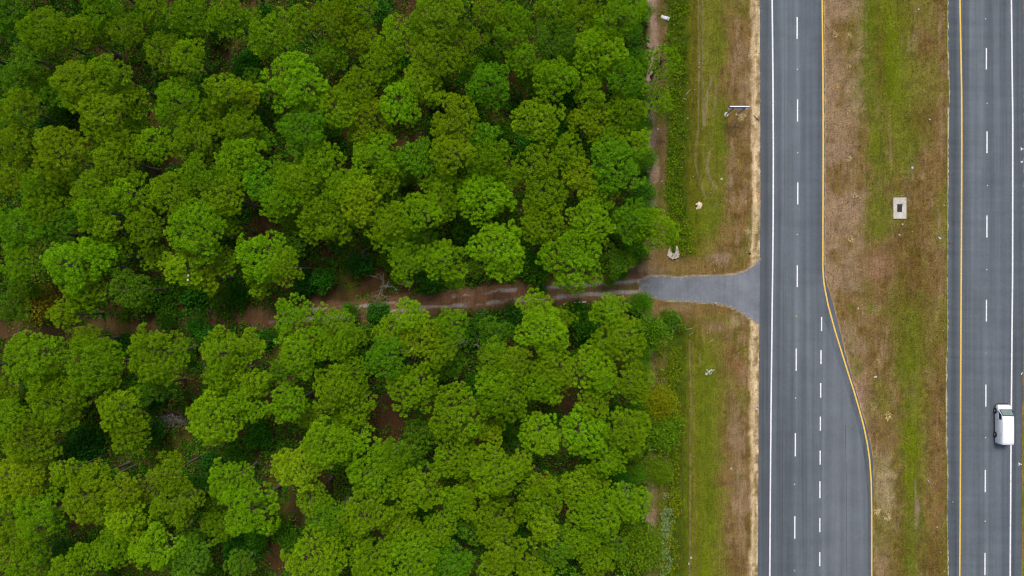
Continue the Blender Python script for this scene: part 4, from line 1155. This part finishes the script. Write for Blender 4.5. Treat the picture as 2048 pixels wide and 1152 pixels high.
# ------------------------------------------------------------------ culvert ends beside the driveway, sandy burrow
def culvert(px, py, rz, label, sc=1.0):
    """sloped concrete collar cut off along the bank, with a U-shaped pipe mouth opening into the ditch"""
    x, y = W(px, py); z = gz1(x, y)
    root = empty('culvert_end', (x, y, z), rz); root.scale = (sc,) * 3
    tag(root, uniq(label), 'culvert')
    bm = bmesh.new()
    out, inn = [], []
    for i in range(17):
        t = math.pi * i / 16
        wob = 1 + .10 * math.sin(i * 2.3) + .05 * math.sin(i * 5.1)
        out.append((math.cos(t) * .98 * wob, -.35 - math.sin(t) * .85 * wob)); inn.append((math.cos(t) * .34, .10 - math.sin(t) * .42))
    out = [(1.0 * .62, .95)] + [(.82, .35)] + out[1:-1] + [(-.82, .30), (-.60, .7)]
    inn = [(.40, .95)] + [(.36, .35)] + inn[1:-1] + [(-.36, .30), (-.46, .7)]
    n = len(out)
    hz = lambda p: .30 - .12 * (p[1] + .3)
    to = [bm.verts.new((*p, hz(p))) for p in out]; ti = [bm.verts.new((*p, hz(p) - .02)) for p in inn]
    bo = [bm.verts.new((p[0] * 1.06, p[1] * 1.06, -.4)) for p in out]; bi = [bm.verts.new((*p, -.45)) for p in inn]
    for i in range(n - 1):
        bm.faces.new((to[i], to[i + 1], ti[i + 1], ti[i])); bm.faces.new((to[i + 1], to[i], bo[i], bo[i + 1])); bm.faces.new((ti[i], ti[i + 1], bi[i + 1], bi[i]))
    for i in (0, n - 1): bm.faces.new((to[i], ti[i], bi[i], bo[i]))
    bm_obj('collar', bm, M_conc_old, root)
    bm = bmesh.new()
    for k in range(6):   # solid dark cylinder, painted as the shade inside the pipe
        pass
    add_cyl(bm, (0, -.34, .02), (0, .2, -.12), .30, .30, 16)
    bm_obj('pipe_mouth_shade', bm, M_dark, root)
culvert(1348, 503, 0, 'pale concrete culvert end with dark U-shaped mouth, north of the driveway', .92)
culvert(1350, 656, math.pi, 'small pale culvert end half hidden by a shrub south of the driveway', .5)

x, y = W(1398, 411); z = gz1(x, y)
root = empty('animal_burrow', (x, y, z)); tag(root, uniq('pale sandy burrow mound with a dark hole in the grass'), 'burrow')
bm = bmesh.new()
rings = []
NR, NA = 7, 22
for i in range(NR):
    q = i / (NR - 1); ring = []
    for j in range(NA):
        a = 2 * math.pi * j / NA
        rr = .62 * (1 + .14 * math.sin(2 * a + .6) + .1 * math.sin(5 * a)) * q
        xx, yy = rr * math.cos(a) * .85, rr * math.sin(a) * 1.1
        zz = .26 * (1 - q ** 1.7) - .05
        hole = math.exp(-(((xx + .36) / .16) ** 2 + ((yy + .08) / .16) ** 2)); zz -= .30 * hole
        ring.append(bm.verts.new((xx, yy, zz)))
    rings.append(ring)
for i in range(NR - 1):
    for j in range(NA):
        bm.faces.new((rings[i][j], rings[i + 1][j], rings[i + 1][(j + 1) % NA], rings[i][(j + 1) % NA]))
bmesh.ops.remove_doubles(bm, verts=bm.verts, dist=1e-4)
bm_obj('sand_apron', bm, M_sand, root, shade=True)
bm = bmesh.new(); bmesh.ops.create_uvsphere(bm, u_segments=14, v_segments=8, radius=1)
bmesh.ops.transform(bm, matrix=Matrix.Translation((-.42, -.08, .03)) @ Matrix.Diagonal((.17, .14, .07, 1)), verts=bm.verts)
bm_obj('burrow_hole_shade', bm, M_dark, root)  # flattened dark ball, painted as the shade down the hole

# ------------------------------------------------------------------ white van heading up the right carriageway
M_body = plain('white_car_paint', (.80, .81, .83), .25, var=.02, scale=2, spec=.5)
M_glass = plain('dark_window_glass', (.012, .02, .05), .06, var=.02, spec=.6)
M_wind = plain('windscreen_glass', (.16, .22, .20), .22, var=.2, scale=3, spec=.6)
M_tyre = plain('tyre_rubber', (.02, .02, .022), .8)
M_rim = plain('steel_rim', (.45, .46, .48), .35, metal=.6)
M_trim = plain('black_trim', (.03, .035, .06), .5)
M_red = plain('red_lens', (.45, .02, .03), .2)
M_lamp = plain('clear_lamp_lens', (.75, .78, .8), .1)
M_letter = plain('grey_lettering', (.42, .45, .50), .5)

vx, vyc = 71.76, -19.90
van = empty('white_van', (vx, vyc, RZ + .002)); tag(van, uniq('white panel van driving on the outer lane of the right road'), 'van')
SEC = [(2.88, [.56, .64, .66, .64, .60, .48, 0], [.42, .52, .78, .86, .92, .97, .99]),
       (2.76, [.82, .90, .91, .89, .84, .70, 0], [.38, .55, .82, .93, 1.01, 1.06, 1.08]),
       (2.45, [.92, .99, .99, .97, .92, .80, 0], [.36, .60, .88, 1.03, 1.12, 1.17, 1.20]),
       (2.16, [.97, 1.0, 1.0, .985, .95, .84, 0], [.30, .44, .92, 1.12, 1.24, 1.30, 1.34]),
       (1.42, [.97, 1.0, 1.0, .985, .875, .78, 0], [.30, .42, 1.0, 1.26, 1.82, 1.95, 2.02]),
       (1.15, [.97, 1.0, 1.0, .985, .87, .77, 0], [.30, .42, 1.0, 1.28, 1.88, 2.02, 2.08]),
       (-.6, [.97, 1.0, 1.0, .985, .87, .77, 0], [.30, .42, 1.0, 1.28, 1.90, 2.05, 2.12]),
       (-2.45, [.97, 1.0, 1.0, .985, .87, .77, 0], [.30, .42, 1.0, 1.28, 1.89, 2.03, 2.09]),
       (-2.72, [.95, .98, .98, .965, .86, .75, 0], [.32, .44, 1.0, 1.28, 1.86, 1.98, 2.03]),
       (-2.80, [.88, .93, .93, .92, .82, .70, 0], [.42, .65, 1.0, 1.28, 1.80, 1.90, 1.94])]
bm = bmesh.new(); rows = []
for yv, xs, zs in SEC:
    row = [bm.verts.new((-xx, yv, zz)) for xx, zz in zip(xs, zs)] + [bm.verts.new((xx, yv, zz)) for xx, zz in list(zip(xs, zs))[-2::-1]]
    rows.append(row)
for a, b in zip(rows[:-1], rows[1:]):
    for i in range(len(a) - 1): bm.faces.new((a[i], a[i + 1], b[i + 1], b[i]))
    bm.faces.new((a[-1], a[0], b[0], b[-1]))
bm.faces.new(rows[0]); bm.faces.new(rows[-1][::-1])
es = [e for e in bm.edges if e.calc_face_angle(0) > .5]
bmesh.ops.bevel(bm, geom=es, offset=.03, segments=2, affect='EDGES')
body = bm_obj('body', bm, M_body, van, shade=True)
mod = body.modifiers.new('edge', 'EDGE_SPLIT'); mod.split_angle = math.radians(50)
def quad_panel(name, pts, mat, parent=van, th=.02):
    bm = bmesh.new(); vs = [bm.verts.new(p) for p in pts]; f = bm.faces.new(vs)
    f.normal_update(); n = f.normal.copy()
    l = [bm.verts.new(Vector(p) - n * th) for p in pts]
    k_ = len(vs)
    for i in range(k_): bm.faces.new((vs[i], l[i], l[(i + 1) % k_], vs[(i + 1) % k_]))
    return bm_obj(name, bm, mat, parent)
ws = quad_panel('windscreen', [(-.84, 2.17, 1.345), (.84, 2.17, 1.345), (.76, 1.49, 2.005), (-.76, 1.49, 2.005)], M_wind)
for a, b in (((-.88, 2.21, 1.325), (.88, 2.21, 1.325)), ((-.80, 1.44, 2.0), (.80, 1.44, 2.0))):
    bm = bmesh.new(); add_cyl(bm, a, b, .065, .065, 6); bm_obj('windscreen_seal', bm, M_trim, ws)
for sg in (-1, 1):
    bm = bmesh.new(); add_cyl(bm, (sg * .86, 2.2, 1.33), (sg * .78, 1.45, 1.98), .05, .05, 6); bm_obj('windscreen_seal', bm, M_trim, ws)
    q = [(sg * .978, 1.95, 1.30), (sg * .978, .82, 1.33), (sg * .89, .82, 1.84), (sg * .90, 1.52, 1.80)]
    quad_panel('side_window', q if sg < 0 else q[::-1], M_glass)
    box_obj('door_handle', (sg * 1.005, .80, 1.14), (.03, .16, .04), M_trim, van)
    mir = box_obj('mirror', (sg * 1.12, 1.92, 1.38), (.17, .09, .24), M_trim, van, .02)
    box_obj('mirror_arm', (sg * 1.03, 1.90, 1.32), (.12, .03, .03), M_trim, mir)
    box_obj('door_seam', (sg * 1.0035, .70, .95), (.006, .012, .62), M_trim, van)
    box_obj('headlight', (sg * .70, 2.81, .82), (.26, .09, .17), M_lamp, van, .02)
    box_obj('tail_light', (sg * .865, -2.79, 1.0), (.10, .06, .42), M_red, van, .01)
    for wy in (1.94, -1.55):
        wh = empty('wheel', (sg * .93, wy, .36)); wh.parent = van
        bm = bmesh.new(); add_cyl(bm, (-.12, 0, 0), (.12, 0, 0), .36, .36, 26)
        bmesh.ops.bevel(bm, geom=[e for e in bm.edges if len(e.link_faces) == 2 and e.calc_face_angle(0) > 1], offset=.03, segments=2, affect='EDGES')
        bm_obj('tyre', bm, M_tyre, wh, shade=False)
        bm = bmesh.new(); add_cyl(bm, (sg * .105, 0, 0), (sg * .128, 0, 0), .20, .17, 18); bm_obj('rim', bm, M_rim, wh)
        bm = bmesh.new(); add_cyl(bm, (sg * .98, wy, .42), (sg * 1.006, wy, .42), .45, .45, 24)
        bmesh.ops.bisect_plane(bm, geom=list(bm.verts) + list(bm.edges) + list(bm.faces), plane_co=(0, 0, .37), plane_no=(0, 0, -1), clear_outer=True)
        bm_obj('wheel_arch', bm, M_trim, van)
box_obj('front_bumper', (0, 2.93, .52), (1.70, .18, .24), M_trim, van, .08)
box_obj('grille', (0, 2.875, .82), (1.1, .06, .22), M_trim, van, .01)
box_obj('rear_bumper', (0, -2.86, .50), (1.86, .16, .18), M_trim, van, .03)
for sg in (-1, 1): quad_panel('rear_window', [(sg * .44 - .28, -2.81, 1.36), (sg * .44 + .28, -2.81, 1.36), (sg * .42 + .26, -2.81, 1.76), (sg * .42 - .26, -2.81, 1.76)], M_glass)
box_obj('licence_plate', (0, -2.82, .78), (.32, .02, .16), M_paper, van)
# faint grey lettering on the left flank, too small to read
for k, (y0, ln, zz) in enumerate([(-1.25, .5, 1.74), (-1.35, 1.25, 1.60), (-1.35, 1.15, 1.52), (-1.35, 1.2, 1.44)]):
    xo = -.985 + (zz - 1.28) / .61 * .115 - .006
    box_obj('lettering', (xo, y0 - ln / 2 + .2, zz), (.008, ln, .03 if k else .07), M_letter, van)

# ------------------------------------------------------------------ reflector studs between the lane dashes
def stud(px, py, label, mat=M_paper):
    x, y = W(px, py)
    bm = bmesh.new()
    lo = [bm.verts.new(p) for p in ((-.07, -.06, 0), (.07, -.06, 0), (.07, .06, 0), (-.07, .06, 0))]
    hi = [bm.verts.new(p) for p in ((-.05, -.025, .022), (.05, -.025, .022), (.05, .025, .022), (-.05, .025, .022))]
    bm.faces.new(hi)
    for i in range(4): bm.faces.new((lo[i], lo[(i + 1) % 4], hi[(i + 1) % 4], hi[i]))
    o = bm_obj('reflector_stud', bm, mat, None, (x, y, RZ + .002))
    tag(o, uniq(label), 'reflector stud', 'reflector studs along the lane lines')
for k, (a, b) in enumerate([(1594.5, 139), (1595, 305.5), (1594.3, 469), (1592.3, 632.5), (1591, 796), (1589, 968), (1588.8, 1141)]):
    stud(a, b, '%s reflector stud from the top on the left road lane line' % ORD[k], M_yell if k == 3 else M_paper)
M_greenlens = plain('green_lens', (.1, .6, .3), .3)
for k, (a, b) in enumerate([(1970.6, 38), (1973.6, 206.6), (1974.4, 371), (1973, 539), (1972, 706), (1970.6, 875), (1969.7, 1042)]):
    stud(a, b, '%s reflector stud from the top on the right road lane line' % ORD[k], M_greenlens if k == 4 else M_paper)

# ------------------------------------------------------------------ litter
def crumple(name, px, py, sx_, sy_, h, mat, label, cat='litter', rz=0, seed=None, n=7, road=False):
    """a small crumpled sheet: closed, thin, uneven"""
    x, y = W(px, py); z = RZ if road else gz1(x, y)
    rg = np.random.default_rng(int(px * 13 + py) if seed is None else seed)
    bm = bmesh.new(); G = []
    for i in range(n):
        row = []
        for j in range(n):
            u, v = i / (n - 1) - .5, j / (n - 1) - .5
            q = 1 - .25 * abs(u * v) * 4
            row.append(bm.verts.new((u * sx_ * q * (1 + rg.normal(0, .08)), v * sy_ * q * (1 + rg.normal(0, .08)), h * rg.uniform(.15, 1))))
        G.append(row)
    for i in range(n - 1):
        for j in range(n - 1): bm.faces.new((G[i][j], G[i + 1][j], G[i + 1][j + 1], G[i][j + 1]))
    bmesh.ops.solidify(bm, geom=list(bm.faces), thickness=.008)
    o = bm_obj(name, bm, mat, None, (x, y, z + .03)); o.rotation_euler = (0, 0, rz)
    return tag(o, uniq(label), cat)

# white board by the forest edge: a bent trough-like panel
x, y = W(1331, 35); root = empty('white_board', (x, y, gz1(x, y)), math.radians(-20)); tag(root, uniq('long white board lying on the bare strip near the top of the forest edge'), 'board')
bm = bmesh.new()
prof = [(-.30, .02), (-.26, .13), (-.10, .19), (.12, .18), (.24, .11), (.30, .0)]
L_ = [-.60, -.2, .25, .62]
rows = [[bm.verts.new((xx, p[0] * (1 + .1 * math.sin(xx * 4)), p[1] + .05 * math.sin(xx * 5) + .06)) for p in prof] for xx in L_]
for a, b in zip(rows[:-1], rows[1:]):
    for i in range(len(a) - 1): bm.faces.new((a[i], b[i], b[i + 1], a[i + 1]))
bmesh.ops.solidify(bm, geom=list(bm.faces), thickness=.03)
bm_obj('panel', bm, M_plastic, root)
box_obj('end_lip', (-.62, 0, .14), (.03, .5, .14), M_plastic, root, .01)

# torn white plastic bag on the lower verge
x, y = W(1418, 744); root = empty('plastic_bag', (x, y, gz1(x, y))); tag(root, uniq('torn white plastic bag lying on the grass south of the driveway'), 'plastic bag')
bm = bmesh.new(); rg = np.random.default_rng(4)
path = [(-.62, .10), (-.56, -.22), (-.32, -.30), (-.12, .0), (.12, .12), (.34, .28), (.46, .18)]
wid = [.10, .22, .30, .30, .34, .30, .16]
rows = []
for (a, b), w_ in zip(path, wid):
    rows.append([bm.verts.new((a + .25 * t * w_, b + t * w_, .05 + rg.uniform(0, .22) * (1 - abs(t)))) for t in (-.55, -.25, 0, .25, .55)])
for a, b in zip(rows[:-1], rows[1:]):
    for i in range(4): bm.faces.new((a[i], b[i], b[i + 1], a[i + 1]))
bmesh.ops.solidify(bm, geom=list(bm.faces), thickness=.012)
bm_obj('film', bm, M_plastic, root)
for P in ([(.1, .05, .08), (.02, -.25, .05), (.12, -.34, .05), (.30, -.22, .06), (.40, -.02, .1)], [(.44, .12, .1), (.58, .18, .06), (.66, .34, .06), (.78, .30, .04)], [(-.2, .1, .08), (-.28, .32, .05), (-.42, .42, .04)]):
    V, F = tubes([(np.array(P), np.full(len(P), .035))], 5)
    link('strap', mesh_np('strap', V, F), M_plastic, root)

LIT = [(1361, 30, .22, .18, M_paper, 'white scrap among ditch weeds right of the white board'), (1398, 125.5, .2, .2, M_paper, 'upper of two pale scraps on the wheel tracks near the top'),
 (1398, 134.5, .18, .15, M_paper, 'lower of two pale scraps on the wheel tracks near the top'), (1452.6, 163, .2, .18, M_paper, 'white scrap on the grass above the road sign'),
 (1389, 179, .2, .15, M_paper, 'small pale scrap at the ditch edge left of the sign'), (1375.6, 236, .25, .25, M_paper, 'cream scrap at the ditch edge below the sign level'),
 (1316, 258, .42, .2, M_paper, 'short cream carton on the bare strip beside the forest'), (1324, 362, .4, .14, M_paper, 'thin white strip on the bare strip beside the forest'),
 (1443, 358, .3, .3, M_paper, 'white and orange cup on the green verge'), (1421, 385.6, .16, .16, M_paper, 'tiny white scrap above the sandy burrow'),
 (1386.6, 352.5, .16, .16, M_paper, 'tiny scrap at the edge of the ditch weeds above the burrow'), (1474, 251, .5, .3, M_brownbag, 'reddish tan paper bag on grass below the road sign'),
 (1493, 505, .2, .16, M_paper, 'small white scrap near the driveway corner on brown grass'), (1499, 507, .4, .3, M_iron, 'dark flattened scrap near the driveway corner'),
 (1443, 613, .24, .2, M_yell, 'yellow scrap on the grass just below the driveway'), (1414.5, 664.5, .15, .15, M_paper, 'tiny white scrap on green grass below the driveway'),
 (1371, 716, .22, .2, M_yell, 'yellow scrap beside the lower ditch weeds'), (1477, 706, .15, .15, M_paper, 'tiny pale scrap on the lower brown verge'),
 (1512.6, 817.6, .32, .28, M_plastic, 'white cup on the sandy edge of the left road'), (1443.5, 827.5, .18, .18, M_yell, 'small yellow scrap on the lower green verge'),
 (1382.5, 1115.5, .28, .34, M_plastic, 'white wrapper on the wheel track near the bottom'), (1364, 1021.5, .2, .2, M_paper, 'pale scrap beside the lower ditch'),
 (1378, 1128, .2, .35, M_paper, 'cream scrap below the white wrapper near the bottom'), (1462, 937, .2, .35, M_paper, 'small white scrap on dry grass of the lower verge'), (1513, 988, .2, .2, M_yell, 'yellow scrap at the sandy road edge lower down'),
 (1837.6, 18, .28, .28, M_plastic, 'white scrap at the top of the median'), (1859, 239, .38, .24, M_plastic, 'white scrap on brown median grass above the storm drain'), (1826, 335, .36, .36, M_plastic, 'square white carton on the median above the storm drain'),
 (1807, 448.5, .22, .3, M_plastic, 'white scrap directly below the storm drain'), (1801, 469, .3, .26, M_plastic, 'second white scrap farther below the storm drain'), (1826, 463, .3, .2, M_yell, 'yellow scrap right of the scraps below the drain'),
 (1879, 476, .62, .25, M_plastic, 'long white wrapper on the median near the right road'), (1900.5, 486, .5, .14, M_orange, 'orange strip at the left edge of the right road'), (1888, 411, .2, .2, M_paper, 'tiny white scrap on the median edge right of the drain'),
 (1716, 617, .22, .35, M_plastic, 'white scrap on the median beside the turn lane taper'), (1751, 753.6, .5, .28, M_plastic, 'white wrapper on the median beside the turn lane'), (1886, 661, .2, .14, M_paper, 'small pale scrap on the median edge above the van level'),
 (1857, 962, .12, .7, M_paper, 'thin white strip on the green part of the lower median'), (1874, 1054, .2, .2, M_plastic, 'white scrap on the dark grass near the bottom of the median'), (1889, 1142, .18, .18, M_paper, 'small white scrap at the bottom right of the median'),
 (1904.5, 1003.5, .2, .16, M_paper, 'white scrap on the left shoulder of the right road'), (1881, 1104, .14, .2, M_paper, 'tiny pale scrap in the dark grass of the lower median'), (1684, 102, .2, .2, M_yell, 'yellowish scrap on the upper left median')]
for k, (px, py, a, b, mt, lab) in enumerate(LIT):
    rd = (px > 1899)
    rz = {1316: -.6, 1324: .5, 1879: -.65, 1857: .5, 1751: .3, 1900.5: -.1}.get(px, random.uniform(-.5, .5))
    crumple('litter_scrap', px, py, a, b, .10, mt, lab, 'litter', rz, road=rd)
for k, (px, py) in enumerate([(376.5, 551), (376, 560)]):
    x, y = W(px, py, 13.5)
    bm = bmesh.new(); bmesh.ops.create_icosphere(bm, subdivisions=2, radius=.16)
    for v in bm.verts: v.co *= 1 + .18 * math.sin(v.co.x * 31 + v.co.y * 17); v.co.z *= .8
    o = bm_obj('white_blossom', bm, M_paper, None, (x, y, 13.5)); tag(o, uniq('%s of two white dots on the yellow-green pine at left' % ('upper' if k == 0 else 'lower')), 'blossom')
# white pipe pieces along the south side of the track
for k, (a, b, yy) in enumerate([(1127, 1135, 608.5), (1140.5, 1143.5, 607), (1147, 1155, 605.8), (1157, 1172, 604.6)]):
    p, q = W(a, yy), W(b, yy - .6)
    bm = bmesh.new(); add_cyl(bm, (0, 0, .06), (q[0] - p[0], q[1] - p[1], .06), .075, .075, 12)
    o = bm_obj('white_pipe', bm, M_plastic, None, (p[0], p[1], gz1(*p) + .03)); tag(o, uniq('%s piece of broken white pipe, from the left, beside the track' % ORD[k]), 'pipe')

# pale dry grass tussocks on the median
def tussock_mesh(seed, n=150):
    rg = np.random.default_rng(seed)
    P = np.c_[rg.normal(0, .14, (n, 2)), np.zeros(n)]
    D = unit(np.c_[P[:, :2] * 4 + rg.normal(0, .6, (n, 2)), np.full(n, .4)])
    V, F = kites(P, D, rg.uniform(.2, .4, n), rg.uniform(.05, .09, n), rg)
    m = mesh_np('tussock', V, F, {'v': np.repeat(rg.random(n), 4)}); m.materials.append(M_leaf); return m
TUS = [tussock_mesh(k) for k in range(3)]
TL = [(1672, 70, 'highest of the dry tussocks close to the left road, upper median'), (1698, 72, 'dry tussock in the upper median, beside the highest one'), (1696, 132, 'dry tussock in the upper median above the left road sign level'),
      (1674, 178, 'orange-tan dry tussock in the upper median near the left road'), (1697, 224, 'dry tussock in the upper median level with the road sign'), (1698, 318, 'dry tussock on the median left of the square carton'),
      (1703, 478, 'dry tussock on the median left and below the storm drain'), (1757, 722, 'dry tussock on the median above the white wrapper by the turn lane'), (1776, 832, 'large dry tussock on the median right of the turn lane'),
      (1754, 1022, 'dry tussock beside the yellow line near the bottom'), (1775, 1034, 'larger dry tussock near the bottom of the median'), (1709, 392, 'dry tussock on the median left of the storm drain'), (1480, 236, 'dry tussock on the verge just below the road sign'), (1487, 232, 'smaller dry tussock on the verge beside the one below the sign')]
for k, (px, py, lab) in enumerate(TL):
    x, y = W(px, py)
    o = link('dry_tussock', TUS[k % 3], None, None, (x, y, gz1(x, y) - .02)); o.rotation_euler = (0, 0, random.uniform(0, 6))
    s_ = 1.25 if 'arge' in lab else random.uniform(.7, 1.0); o.scale = (s_, s_, s_)
    o.color = (.70, .57, .30, 1) if 'orange' not in lab else (.66, .46, .20, 1)
    tag(o, uniq(lab), 'grass tussock', 'dry tussocks in the grass')

# loose gravel and crumbled asphalt round the driveway and along the left road's sandy edge
rg = np.random.default_rng(31)
GP = []
for i in range(len(DRIVE) - 1):
    a, b = np.array(DRIVE[i]), np.array(DRIVE[i + 1])
    for k in range(int(np.hypot(*(b - a)) * 2.2)):
        p = a + (b - a) * rg.random(); GP.append((p[0] + rg.normal(0, 2.0), p[1] + rg.normal(0, 2.0)))
for k in range(150): GP.append((1281 + abs(rg.normal(0, 12)), 572 + rg.normal(0, 8)))
for k in range(700):
    y_ = rg.uniform(-20, 1170)
    if 515 < y_ < 655: continue
    GP.append((interp(y_, L_PAVE_W) - abs(rg.normal(0, 7)) + .8, y_))
GP = np.array(GP); gx_, gy_ = (GP[:, 0] - 1024) / S, (576 - GP[:, 1]) / S
gzz = ground_z(gx_, gy_) + .09
r_ = rg.uniform(.025, .075, len(GP))
octa = np.array([(1, 0, 0), (0, 1, 0), (-1, 0, 0), (0, -1, 0), (0, 0, .7), (0, 0, -.7)], float)
V = (np.c_[gx_, gy_, gzz][:, None] + octa[None] * r_[:, None, None] * rg.uniform(.7, 1.3, (len(GP), 6, 1))).reshape(-1, 3)
of = np.array([(0, 1, 4), (1, 2, 4), (2, 3, 4), (3, 0, 4), (1, 0, 5), (2, 1, 5), (3, 2, 5), (0, 3, 5)])
F = (np.arange(len(GP)) * 6)[:, None, None] + of[None]
tag(link('gravel', mesh_np('gravel', V, F.reshape(-1, 3)), plain('pale_gravel', (.42, .38, .32), .9, var=.4, scale=2)), 'loose pale gravel round the driveway and along the sandy road edge', 'gravel', kind='stuff')
